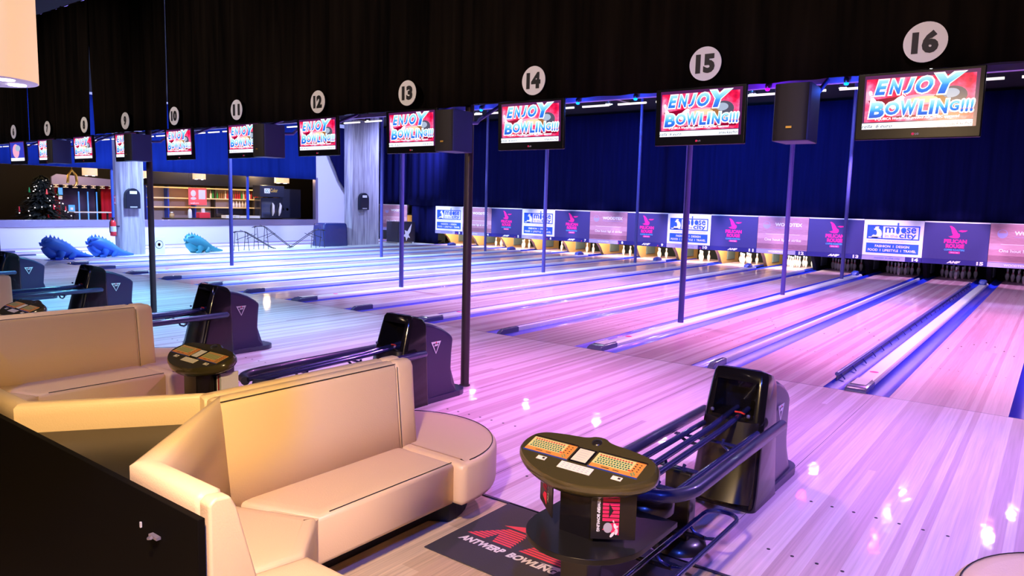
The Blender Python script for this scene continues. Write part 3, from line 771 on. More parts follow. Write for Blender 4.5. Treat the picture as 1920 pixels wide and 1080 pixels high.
for n, x in MX.items():
    if n == 6: o = monitor_common(True)
    elif first: o = mproto; first = False
    else: o = copy_tree(mproto)
    o.location = (x, -2.99, 2.69); o.rotation_euler = (R(2), 0, 0)
    o['group'] = 'monitors under the curtain'
    o['label'] = ('black monitor with ENJOY BOWLING picture below the number %s disc' % NW[n]) if n != 6 else 'small monitor with blue picture at the far left'
# pa speakers
SPK = [(.07, 'black box speaker hanging between the monitors below discs fifteen and sixteen'), (-3.22, 'black box speaker hanging right of the monitor below disc thirteen'), (-6.28, 'black box speaker covering the right side of the monitor below disc eleven'), (-9.60, 'black box speaker covering the monitor below disc nine'), (-12.4, 'black box speaker covering the monitor below disc seven')]
sp0 = None
for x, l in SPK:
    if sp0 is None:
        t = thing('box_speaker', l, 'speaker', group='speakers under the curtain')
        mb = MB(); w = .115
        rings = []
        for z in (0, .40):
            rings.append([(-w, 0, z), (w, 0, z), (w+.01, .02, z), (w*.97, .30, z), (-w*.97, .30, z), (-w-.01, .02, z)])
        mb.loft(rings, 'speaker_body', smooth=False); mb.build('cabinet', t, bevel=.006)
        mb = MB(); rings = []
        for z in (.005, .395):
            rings.append([(-w, .0, z)]+[(-w+2*w*i/6, -.02*sin(pi*i/6)-.004, z) for i in range(7)]+[(w, .0, z)])
        mb.loft(rings, 'speaker_grille'); grl = mb.build('grille', t)
        mb = MB(); cv = CV(mb, (0, -.03, 0)); cv.rect(-.02, .085, .02, .1, 'gold', 1); mb.build('badge', grl)
        mb = MB(); mb.tube([(0, .28, .30), (0, .50, .32), (0, .54, .36), (0, .92, .56)], .018, 'pole_paint', 10); mb.build('hanging_bracket', t)
        sp0 = t; o = t
    else: o = copy_tree(sp0); o['label'] = l
    o.location = (x, -3.22, 2.455)

t = thing('ceiling_rail', 'slotted ceiling rail with violet glints at the top left', 'ceiling rail', (-12, -2.55, 5.28))
mb = MB(); mb.box((-9, -.02, 0), (9, .02, .05), 'pole_dark'); mb.box((-9, .12, .02), (9, .15, .07), 'brown_wall'); mb.build('rail', t)
mb = MB()
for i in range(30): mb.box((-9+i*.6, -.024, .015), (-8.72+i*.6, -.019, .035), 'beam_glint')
mb.build('slot', t)
mb = MB()
for x in (-8, -4, 0, 4, 8): mb.box((x-.02, -.01, .05), (x+.02, .01, .33), 'pole_dark')
mb.build('hanger', t)
# gantry beam with coloured spots
t = thing('lighting_gantry', 'long violet-lit metal beam running behind the front curtain', 'beam', (0, -2.3, 2.99))
mb = MB(); mb.box((-24, -.03, -.015), (3.6, .03, .03), 'beam_paint'); mb.build('beam', t)
mb = MB()
for i in range(62):
    x = 3.2-i*.43
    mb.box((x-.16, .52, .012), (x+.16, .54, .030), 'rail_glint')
a = mb.build('slotted_rail', t)
mb = MB()
for x in range(-22, 4, 4): mb.box((x-.02, -.02, .03), (x+.02, .02, CEIL-2.8), 'pole_dark'); mb.box((x-.02, 0, .03), (x+.02, .55, .05), 'pole_dark'); mb.box((x-.02, .52, .03), (x+.02, .54, .05), 'pole_dark')
mb.build('hanger_rod', t)
s0 = None
for x, m_, l in [(-3.47, 'led_blue', 'small blue stage spot left of the monitor below disc fourteen'), (-2.24, 'led_blue', 'small blue stage spot right of the monitor below disc fourteen'), (-1.61, 'led_blue', 'small blue stage spot left of the monitor below disc fifteen'), (-.39, 'led_violet', 'small violet stage spot right of the monitor below disc fifteen'), (.22, 'led_blue', 'small blue stage spot left of the monitor below disc sixteen')]:
    t = thing('stage_spot', l, 'spotlight', (x, -2.36, 2.975), group='stage spots on the beam')
    mb = MB(); mb.lathe([(.0, -.010), (.020, -.008), (.022, .02), (.015, .03), (0, .032)], 'black_plastic', 14, M=Matrix.Rotation(R(0), 4, 'X')); mb.build('lamp_body', t)
    mb = MB(); mb.lathe([(0, -.030), (.015, -.025), (.019, -.012), (.017, -.008)], m_, 14); mb.build('lens', t)
    light('POINT', (x, -2.46, 2.90), (.02, .12, 1) if m_ == 'led_blue' else (.3, .02, 1), 2.2, size=.02)
# ceiling floods
for i, (x, y, c, p) in enumerate(FLOODS):
    vio = c[1] < .15
    t = thing('ceiling_flood', 'ceiling flood lamp above the lanes', 'ceiling lamp', (x, y, CEIL), group='ceiling floods above the lanes')
    mb = MB(); mb.lathe([(.11, -.12), (.125, -.12), (.09, .05), (.03, .08), (.03, .3)], 'black_plastic', 16); mb.build('can', t)
    mb = MB()
    if True: mb.lathe([(0, -.13), (.085, -.128), (.105, -.118)], 'flood_violet' if vio else 'flood_white', 16)
    else:
        mb.box((-.35, -.025, -.14), (.35, .025, -.12), 'flood_white'); mb.lathe([(0, -.145), (.055, -.143), (.07, -.12)], 'flood_white', 16)
    mb.build('lens', t)
    if False: mb = MB(); mb.box((-.37, -.045, -.12), (.37, .045, -.06), 'black_plastic'); mb.build('bar_housing', t)

# ------------------------------------------------------------------ poles
POLES = [(1, -2.71, 'dark support pole in front of the front curtain beside the second ball return'), (1, 2.84, 'nearest violet-lit pole rising from the divider of lanes thirteen and fourteen'), (1, 8.41, 'middle pole on the divider of lanes thirteen and fourteen'), (1, 13.96, 'farthest pole on the divider of lanes thirteen and fourteen'),
         (3, -2.71, 'dark support pole by the fourth ball return under number nine'), (3, 2.84, 'nearest pole on the divider of lanes nine and ten'), (3, 8.41, 'middle pole on the divider of lanes nine and ten'), (3, 13.96, 'farthest pole on the divider of lanes nine and ten'),
         (5, -2.71, 'blue-edged support pole at the left picture edge'), (5, 2.84, 'nearest pole on the divider of lanes five and six'), (5, 8.41, 'middle pole on the divider of lanes five and six'), (5, 13.96, 'farthest pole on the divider of lanes five and six')]
for k, y, l in POLES:
    t = thing('support_pole', l, 'pole', (-k*P, y, 0 if y < 0 else .03), group='poles through the hall')
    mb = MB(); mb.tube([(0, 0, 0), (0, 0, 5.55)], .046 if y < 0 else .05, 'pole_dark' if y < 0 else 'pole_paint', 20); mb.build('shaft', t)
    mb = MB(); mb.lathe([(.058, 0), (.058, .012), (.05, .016)], 'pole_dark', 20); mb.build('base_collar', t)

# ------------------------------------------------------------------ concrete pillars
def pillar(x0, x1, y0, y1, label, ax, ay0, ay1, az0, az1, cham=.12):
    t = thing('concrete_pillar', label, 'pillar', (0, 0, 0))
    mb = MB(); mb.prism([(x0, y0), (x1-cham, y0), (x1, y0+cham), (x1, y1), (x0, y1)], -.05, 5.6, 'concrete'); mb.build('shaft', t, bevel=.015)
    s = thing('wall_speaker', 'arched black wall speaker with white label on the ' + ('left' if y0 < 8 else 'right') + ' pillar', 'speaker', (x1+.01, (ay0+ay1)/2, az0))
    w = (ay1-ay0)/2; hh = az1-az0; r = w
    poly = [(-w, 0), (w, 0), (w, hh-r)]+[(r*cos(a), hh-r+r*sin(a)) for a in [pi*i/12 for i in range(1, 12)]]+[(-w, hh-r)]
    Mx = Matrix(((0, 0, 1, 0), (1, 0, 0, 0), (0, 1, 0, 0), (0, 0, 0, 1)))
    mb = MB(); mb.prism(poly, 0, .16, 'arch_black', Mx); cb_ = mb.build('cabinet', s, bevel=.01)
    mb = MB(); mb.box((.162, -w*.5, hh*.72), (.168, w*.5, hh*.86), 'white_print'); mb.build('label_plate', cb_)
    mb = MB(); mb.box((.162, -w*.5, hh*.05), (.168, w*.5, hh*.11), 'grey_print'); mb.build('port', cb_)
pillar(-22.64, -22.35, 2.45, 3.28, 'concrete pillar with fire extinguisher, left of the bar window mullion', -22.3, 2.63, 3.08, 1.49, 2.14, .10)
pillar(-23.2, -22.85, 12.3, 13.98, 'wide concrete pillar right of the bar window', -22.85, 12.75, 13.25, 1.53, 2.26, .14)
t = thing('fire_extinguisher', 'red fire extinguisher on the side of the left pillar', 'fire extinguisher', (-22.46, 2.32, .60))
mb = MB(); mb.lathe([(0, 0), (.085, .01), (.09, .05), (.09, .42), (.06, .49), (.025, .52)], 'ext_red', 18); mb.build('cylinder', t)
mb = MB(); mb.lathe([(.03, .52), (.03, .58)], 'black_plastic', 10); mb.box((-.02, -.09, .57), (.02, .06, .60), 'black_plastic'); mb.build('valve', t)
mb = MB(); mb.tube([(.02, -.05, .56), (.06, -.12, .45), (.06, -.13, .2), (.03, -.11, .12)], .014, 'black_plastic', 8); mb.build('hose', t)
mb = MB(); mb.lathe([(.0912, .15), (.0912, .32)], 'white_print', 18); mb.build('label_band', t)
mb = MB(); mb.box((.0, .09, .3), (.1, .16, .34), 'gutter_edge'); mb.build('wall_bracket', t)
t = thing('safety_sign', 'small white and red safety sign on the left pillar', 'sign', (-22.55, 2.45, 1.75))
mb = MB(); mb.box((-.07, -.006, -.14), (.07, .0, .14), 'white_print'); mb.build('plate', t)
mb = MB(); cv = CV(mb, (0, -.007, 0)); cv.frame(-.07, -.14, .07, .14, .02, 'red_print', 1); cv.rect(-.025, -.06, .025, .06, 'red_print', 1); mb.build('symbol', t)
t = thing('notice_card', 'white notice board with a round red symbol right of the left pillar', 'notice', (-22.0, 3.55, .0))
mb = MB(); mb.box((-.03, -.2, .0), (.0, .2, .58), 'white_print'); mb.build('board', t)
mb = MB(); mb.lathe([(.12, 0), (.135, 0)], 'black_print', 20, c=(0, 0, 0), M=Matrix.Translation((.004, 0, .33)) @ Matrix.Rotation(R(90), 4, 'Y'), cap=False)
mb.lathe([(.0, 0), (.05, 0)], 'red_print', 12, M=Matrix.Translation((.005, 0, .33)) @ Matrix.Rotation(R(90), 4, 'Y')); mb.build('symbol', t)

# ------------------------------------------------------------------ ball return
def rr_rect(hx, y0, y1, r, z, n=5):
    pts = []
    for cx, cy, a in ((hx-r, y1-r, 0), (-hx+r, y1-r, pi/2), (-hx+r, y0+r, pi), (hx-r, y0+r, 1.5*pi)):
        for i in range(n+1):
            b = a+pi/2*i/n; pts.append((cx+r*cos(b), cy+r*sin(b), z))
    return pts
def boolean(o, cut):
    md = o.modifiers.new('b', 'BOOLEAN'); md.object = cut; md.solver = 'EXACT'; md.operation = 'DIFFERENCE'
    dg = bpy.context.evaluated_depsgraph_get(); me = bpy.data.meshes.new_from_object(o.evaluated_get(dg))
    o.modifiers.clear(); old = o.data; o.data = me; bpy.data.meshes.remove(old); bpy.data.objects.remove(cut)

def make_return():
    t = thing('ball_return', 'x', 'ball return', group='ball returns')
    # front shell
    prof = [(0, -3.97, -3.50, .235), (.04, -3.965, -3.50, .232), (.10, -3.93, -3.50, .228), (.35, -3.86, -3.50, .216), (.60, -3.80, -3.50, .204), (.775, -3.745, -3.50, .195), (.862, -3.72, -3.505, .188), (.892, -3.70, -3.53, .178), (.905, -3.66, -3.56, .15)]
    rings = [rr_rect(hx, y0, y1, .035 if z < .9 else .03, z-.035*0+0) for z, y0, y1, hx in prof]
    # arch the top across x and let the front bulge
    rr = []
    for (z, y0, y1, hx), rg in zip(prof, rings):
        rr.append([(x, y - (.045*(1-(x/hx)**2) if y < (y0+y1)/2 else 0), z + (.02*(1-(x/hx)**2) if z > .85 else 0) - (max(0, (y+3.75))*.30 if z > .85 else 0)) for x, y, z in rg])
    mb = MB(); mb.loft(rr, 'black_gloss')
    sh = mb.build('hood_front', t)
    c = MB(); c.prism([(-4.3, .575), (-3.56, .575), (-3.60, .81), (-4.3, .81)], -.14, .14, 'pit_dark', Matrix(((0, 0, 1, 0), (1, 0, 0, 0), (0, 1, 0, 0), (0, 0, 0, 1)))); cut = c.build('cutter')
    boolean(sh, cut)
    for p in sh.data.polygons: p.use_smooth = True
    ws = sh.modifiers.new('es', 'EDGE_SPLIT'); ws.split_angle = R(32)
    # lower front cover plate
    mb = MB(); rings = []
    for z, y, hx in ((.05, -4.014, .20), (.2, -3.95+.005, .20), (.4, -3.895, .19), (.56, -3.862, .18)):
        rings.append([(-hx, y+.06, z), (-hx, y+.03, z), (-hx*.5, y-.004, z), (0, y-.012, z), (hx*.5, y-.004, z), (hx, y+.03, z), (hx, y+.06, z)])
    mb.loft(rings, 'black_plastic'); mb.build('front_cover', sh)
    # rear body
    mb = MB(); rings = []
    for y, hx, h in ((-3.52, .192, .80), (-3.40, .191, .77), (-3.26, .189, .715), (-3.15, .187, .65), (-3.10, .184, .61)):
        sec = []
        for z, k in ((0, 1.12), (.05, 1.08), (.14, 1.0), (.30, .96), (h*.75, .95), (h-.04, .94), (h-.012, .90), (h, .80)):
            f_ = max(0, min(1, (y+3.26)/.16)); dy = f_*(-.035*sin(pi*min(1, z/.62)) + (.07*max(0, 1-z/.14)))
            sec.append((hx*k, y+dy, z))
        rings.append(sec+[(-x, yy, z) for x, yy, z in sec[::-1]])
    mb.loft(rings, 'hood_side', smooth=False); rb_ = mb.build('rear_body', t, bevel=.012, angle=20)
    # foot flange
    poly = [(-.222, -3.9), (.222, -3.9), (.228, -3.05)]+arc(.06, -3.05, .165, 0, pi/2, 5)+arc(-.06, -3.05, .165, pi/2, pi, 5)+[(-.228, -3.05)]
    mb = MB(); mb.prism(poly, 0, .055, 'hood_side'); mb.build('foot_flange', t, bevel=.012)
    # recess details
    mb = MB(); mb.lathe([(0, .0), (.012, .004), (.012, .02), (0, .026)], 'cap_end', 10, c=(-.125, -3.86, .60)); mb.build('latch_knob', sh)
    mb = MB(); mb.lathe([(0, .0), (.012, .004), (.012, .02), (0, .026)], 'cap_end', 10, c=(.125, -3.87, .595)); mb.build('latch_knob', sh)
    mb = MB(); mb.tube([(.01, -3.80, .605), (.05, -3.80, .607), (.08, -3.81, .603)], .007, 'key_red', 8); mb.build('red_guard', sh)
    # emblem on the side
    mb = MB(); a, b = -3.43, -3.28
    cv = CV(mb, (.1895, 0, 0), (0, 1, 0), (0, 0, 1), eps=.0012); y0, y1, zt, zb = -3.445, -3.305, .60, .475; ym = (y0+y1)/2
    th = .008
    cv.poly([(y0, zt), (y0+th*2.2, zt-th), (y1-th*2.2, zt-th), (y1, zt)], 'white_print', 2)
    cv.poly([(y0, zt), (ym, zb), (ym, zb+th*1.8), (y0+th*1.9, zt)], 'white_print', 2); cv.poly([(y1, zt), (y1-th*1.9, zt), (ym, zb+th*1.8), (ym, zb)], 'white_print', 2)
    cv.poly([(y0+.012, zt-.006), (y1-.012, zt-.006), (y1-.02, zt-.018), (y0+.02, zt-.018)], 'white_print', 2)
    cv.text('AMF', ym, zt-.036, .062, .022, 'white_print', 3, .07, shear=.3); cv.disc(ym, zt-.012, .009, .009, 'red_print', 4, 10)
    e = mb.build('brand_emblem', rb_)
    # rack
    def outer(s):
        pth = [(s*.275, -3.62, .525), (s*.275, -5.02, .515)]
        pth += [(s*(.275-.16*(1-cos(a))), -5.02-.26*sin(a), .513) for a in [pi/2*i/8 for i in range(1, 9)]]
        pth += [(s*.06, -5.31, .512)]
        return pth
    for s in (-1, 1):
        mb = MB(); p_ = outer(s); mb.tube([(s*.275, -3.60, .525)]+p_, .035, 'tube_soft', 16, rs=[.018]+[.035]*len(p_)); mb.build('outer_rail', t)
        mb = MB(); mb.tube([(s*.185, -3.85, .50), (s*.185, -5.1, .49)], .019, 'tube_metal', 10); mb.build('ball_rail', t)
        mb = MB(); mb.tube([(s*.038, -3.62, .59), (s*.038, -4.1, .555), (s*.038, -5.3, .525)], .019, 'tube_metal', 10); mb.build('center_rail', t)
    for y in (-4.12, -4.72, -5.05):
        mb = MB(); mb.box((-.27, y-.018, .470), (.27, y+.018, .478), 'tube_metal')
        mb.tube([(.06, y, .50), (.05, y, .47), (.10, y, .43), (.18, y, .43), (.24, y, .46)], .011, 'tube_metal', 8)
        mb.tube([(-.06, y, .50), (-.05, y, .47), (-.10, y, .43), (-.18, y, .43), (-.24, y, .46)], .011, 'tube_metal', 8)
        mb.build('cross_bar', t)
    mb = MB(); mb.lathe([(.17, 0), (.16, .03), (.12, .055), (.06, .07)], 'black_plastic', 28, c=(.03, -4.69, 0)); pf_ = mb.build('post_foot', t)
    mb = MB(); mb.box((-.05, -4.74, .04), (.11, -4.64, .46), 'black_plastic'); mb.build('post', t, bevel=.012)
    mb = MB(); mb.lathe([(.17, .36), (.17, .41), (.13, .45), (.0, .47)], 'black_plastic', 28, c=(0, -5.12, 0)); mb.build('end_cover', t)
    # low side rack
    mb = MB(); zf = .20; x0, x1, ya, yb = .15, .34, -4.52, -5.72; r = (x1-x0)/2; cx = (x0+x1)/2
    pth = [(cx+r*cos(a), ya-r+r*sin(a), zf) for a in [pi*i/10 for i in range(11)]]+[(cx+r*cos(a), yb+r+r*sin(a), zf) for a in [pi+pi*i/10 for i in range(11)]]
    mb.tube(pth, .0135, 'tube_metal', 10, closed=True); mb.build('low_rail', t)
    for y in (-4.82, -5.25):
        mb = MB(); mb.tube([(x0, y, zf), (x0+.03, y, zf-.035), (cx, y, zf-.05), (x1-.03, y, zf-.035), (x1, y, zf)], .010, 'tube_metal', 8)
        mb.tube([(.04, y+.02, .13), (cx, y, zf-.05)], .014, 'black_plastic', 8); mb.build('low_rail_bracket', t)
    # console
    cx = -.02
    outl = [(-.395, -5.70), (-.36, -5.60), (-.22, -5.57), (-.09, -5.56), (-.05, -5.53), (.01, -5.53), (.05, -5.56), (.17, -5.57), (.315, -5.60), (.36, -5.70), (.325, -5.775), (.20, -5.86), (.06, -5.905), (-.09, -5.905), (-.24, -5.86), (-.36, -5.78)][::-1]
    for _ in range(3):
        q_ = []
        for i in range(len(outl)):
            a_, b_ = outl[i], outl[(i+1) % len(outl)]
            q_ += [(a_[0]*.75+b_[0]*.25, a_[1]*.75+b_[1]*.25), (a_[0]*.25+b_[0]*.75, a_[1]*.25+b_[1]*.75)]
        outl = q_ if len(q_) < 260 else outl
    mb = MB(); rings = []
    def sc_(o_, k, z): return [(cx+(x-cx)*k, -5.73+(y+5.73)*k, z) for x, y in o_]
    for k, z in ((.80, .700), (.93, .712), (.99, .733), (1.0, .753), (.985, .770), (.95, .782)): rings.append(sc_(outl, k, z))
    mb.loft(rings, 'console_plastic'); ctop = mb.build('console_top', t)
    pv = Vector((0, -5.74, .78)); ctop.rotation_euler = (R(19.3), 0, 0); ctop.location = pv - Matrix.Rotation(R(19.3), 3, 'X') @ pv
    def keyboard(x0, x1):
        mb = MB(); mb.box((x0, -5.755, .7815), (x1, -5.650, .7835), 'key_panel')
        cv = CV(mb, (x0, -5.755, .7836), (1, 0, 0), (0, .583, 0), eps=.0010); w = x1-x0
        cv.rect(w*.80, 0, w, .18, 'key_orange', 1); cv.rect(0, 0, w, .045, 'key_orange', 1)
        for r_ in range(5):
            for c_ in range(12):
                cv.disc(.018+c_*.0145+.004*(r_ % 2), .062+r_*.0235, .0056, .0085, 'key_red' if r_ == 4 else 'green_keys', 2, 8)
                cv.disc(.018+c_*.0145+.004*(r_ % 2)+.0015, .062+r_*.0235-.002, .0028, .0042, 'black_print', 3, 6)
        for r_ in range(4):
            for c_ in range(2): cv.disc(w*.84+c_*.022, .07+r_*.027, .005, .006, 'black_print', 2, 8)
        cv.disc(w*.78, .062, .008, .009, 'key_red', 3, 10)
        cv.rect(.06, .018, .10, .026, 'black_print', 2); cv.rect(.12, .018, .15, .026, 'black_print', 2)
        for a, b in ((w*.86, .03), (w*.92, .03), (w*.89, .045), (w*.89, .015)): cv.disc(a, b, .005, .006, 'green_keys', 3, 8)
        mb.box((x0-.004, -5.649, .782), (x1+.004, -5.644, .788), 'black_gloss'); mb.box((x0-.004, -5.760, .782), (x1+.004, -5.756, .786), 'blue_cover')
        mb.build('keyboard', ctop)
    keyboard(-.335, -.090); keyboard(.03, .275)
    mb = MB(); mb.box((-.080, -5.757, .7815), (.02, -5.648, .785), 'black_gloss'); cv = CV(mb, (-.070, -5.749, .7853), (1, 0, 0), (0, .68, 0), eps=.0010)
    cv.rect(0, 0, .08, .135, 'lcd', 1)
    for i in range(5): cv.rect(.015, .02+i*.024, .062, .023+i*.024, 'grey_print', 2)
    mb.build('display', ctop)
    mb = MB(); mb.box((-.105, -5.818, .782), (.07, -5.770, .7835), 'paper'); cv = CV(mb, (-.105, -5.818, .7836), (1, 0, 0), (0, .73, 0), eps=.0010)
    for r_ in range(3):
        for c_ in range(7): cv.rect(.015+c_*.022, .013+r_*.017, .027+c_*.022, .018+r_*.017, 'grey_print', 1)
    mb.build('instruction_label', ctop)
    for x in (-.235, .17):
        mb = MB(); mb.box((x, -5.800, .782), (x+.05, -5.775, .7835), 'paper'); cv = CV(mb, (x, -5.800, .7836), (1, 0, 0), (0, 1, 0), eps=.0006); cv.rect(.03, .008, .043, .02, 'black_print', 1); mb.build('sticker', ctop)
    mb = MB(); mb.lathe([(.028, 0), (.024, .012), (.012, .014), (.0, .01)], 'black_plastic', 16, c=(cx, -5.585, .775)); mb.build('sensor_button', ctop)
    # pedestal with two banners
    mb = MB(); mb.prism([(-.10, -5.50), (.10, -5.50), (.13, -5.68), (.09, -5.80), (-.09, -5.80), (-.13, -5.68)], .44, .70, 'black_gloss'); ped = mb.build('pedestal', t, bevel=.01)
    for s, nm in ((-1, 'l'), (1, 'r')):
        mb = MB()
        if s < 0: O = (-.30, -5.655, .50); u = Vector((.19, -.17, 0)).normalized()
        else: O = (.10, -5.83, .475); u = Vector((.17, .12, 0)).normalized()
        v = Vector((0, 0, 1)); wd = .235 if s < 0 else .20; n_ = u.cross(v)
        O = Vector(O); a = [O, O+u*wd, O+u*wd+v*.225, O+v*.225]; bk = [p_-n_*.006 for p_ in a]
        mb.add(a+bk, [(0, 1, 2, 3), (7, 6, 5, 4), (0, 4, 5, 1), (1, 5, 6, 2), (2, 6, 7, 3), (3, 7, 4, 0)], 'black_plastic')
        cv = CV(mb, O, u, v, eps=.0012); q = .06 if s < 0 else .05
        for i in range(7): cv.rect(q, .085+.018*i, q+.075, .085+.018*i+.014, 'red_print', 1)
        cv.poly([(q, .045), (q+.075, .02), (q+.075, .08), (q+.03, .075)], 'red_print', 1)
        cv.poly([(q+.028, .10), (q+.048, .135), (q+.028, .17)], 'black_print', 2)
        cv.text('ANTWERP BOWLING' if s > 0 else 'ANTWERP', q+(.100 if s < 0 else -.018), .12, .15 if s < 0 else .17, .014, 'white_print', 1, .05, rot=R(-90 if s > 0 else 90))
        if s > 0:
            cv.disc(.075, .055, .02, .024, 'grey_print', 3)
            for dx, dy, ro in ((.105, .07, 20), (.115, .045, -10), (.10, .03, -35)): pinshape(cv, 'white_print', 3, dx, dy, .045, R(ro), 'red_print')
        mb.build('banner', ped)
    mb = MB(); mb.box((-.14, -5.70, .0), (.01, -5.55, .44), 'black_plastic'); mb.build('pedestal_leg', t, bevel=.01)
    # drinks shelf around the pedestal
    poly = [(.31, -5.36), (.31, -5.72)]+arc(.02, -5.72, .29, 0, -pi, 24)[1:]+[(-.27, -5.50), (-.14, -5.36)]
    mb = MB(); mb.prism(poly[::-1], .425, .452, 'shelf_black'); mb.build('drinks_shelf', t, bevel=.003)
    return t
ret0 = make_return()
RL = ['nearest ball return with keyboard console, right foreground', 'ball return with console behind the nearest cream bench, second in the row', 'ball return with hood at the third place in the row, below number eleven', 'fourth ball return in the row, its black hood beside the dark pole under number nine', 'fifth and farthest ball return, hood at the left picture edge']
ret0['label'] = RL[0]
for k in range(1, 5):
    c = dup(ret0, (-k*P, 0, 0), RL[k])
    for ch in c.children:
        for g_ in list(ch.children):
            if g_.name.startswith('banner'): bpy.data.objects.remove(g_)
# brochures beside the second console
t = thing('brochure_stack', 'stack of thin brochures tucked beside the second console pedestal', 'brochures', (-3.33+.135, -5.60, .455))
mb = MB()
for i in range(5): mb.box((.0+i*.016, -.08, 0), (.010+i*.016, .06, .19+.008*i), ('black_print', 'white_print', 'bottle_red', 'grey_print', 'white_print')[i])
mb.build('leaflet', t)
# bowling balls waiting on the racks
def ball(loc, m_, label):
    o = MB(); o.lathe([(0, -.108)]+[(.108*sin(a), -.108*cos(a)) for a in [pi*i/16 for i in range(1, 16)]]+[(0, .108)], m_, 28)
    for dx, dy in ((-.02, .02), (.02, .02), (0, -.03)): pass
    b = o.build('bowling_ball'); b.location = loc; return props(b, label, 'bowling ball')

# ------------------------------------------------------------------ cream benches
ZT, ZB, ZTOP = .43, .17, .965
def rounded_block(mb, poly, z0, z1, m, r=.03, mtop=None):
    """upholstered block with rolled top edge"""
    c = Vector((sum(p[0] for p in poly)/len(poly), sum(p[1] for p in poly)/len(poly)))
    def ins(d):
        n = len(poly); out = []
        for i in range(n):
            p0, p1, p2 = (Vector(poly[i-1]), Vector(poly[i]), Vector(poly[(i+1) % n]))
            e1 = (p1-p0).normalized(); e2 = (p2-p1).normalized()
            n1 = Vector((-e1.y, e1.x)); n2 = Vector((-e2.y, e2.x)); b = (n1+n2)
            if b.length < 1e-6: b = n1
            b.normalize(); k = d/max(.35, b.dot(n1)); out.append(p1+b*k)
        return out
    rings = []
    for d, z in ((r*.8, z0), (.15*r, z0+r*.35), (0, z0+r), (0, z1-r), (.12*r, z1-r*.5), (.4*r, z1-r*.15), (r, z1), (r*2.2, z1+.003)):
        rings.append([(p.x, p.y, z) for p in ins(d)])
    mb.loft(rings, m)
def backrest(mb, a, b, nrm, z0, z1, t0, t1, m, r=.02, back=0.0):
    """cushion between floor points a,b (spine line); nrm points to the sitter"""
    a = Vector((*a, 0)); b = Vector((*b, 0)); n = Vector((*nrm, 0)).normalized(); e = (b-a).normalized()
    rings = []
    k = 8
    for s_, ins in ((0, 1), (.5, .25), (1, 0)):
        p = a+e*(r*s_*.9) if True else a
        rings.append((a+e*(r*s_), r*ins))
    for s_, ins in ((1, 0), (.5, .25), (0, 1)):
        rings.append((b-e*(r*s_), r*ins))
    out = []
    for p, i_ in rings:
        i_ *= .5
        sec = [(back+i_, z0), (t0-i_, z0), (t0-(t0-t1)*.5-i_, (z0+z1)/2), (t1+.012-i_, z1-.05), (t1-.004-i_, z1-.012-i_*.5), (t1-.03-i_, z1-i_), (back+.03+i_, z1-i_), (back+.004+i_, z1-.014-i_*.5), (back+i_, z1-.05)]
        out.append([tuple(p+n*d+Vector((0, 0, z))) for d, z in sec])
    mb.loft(out, m)

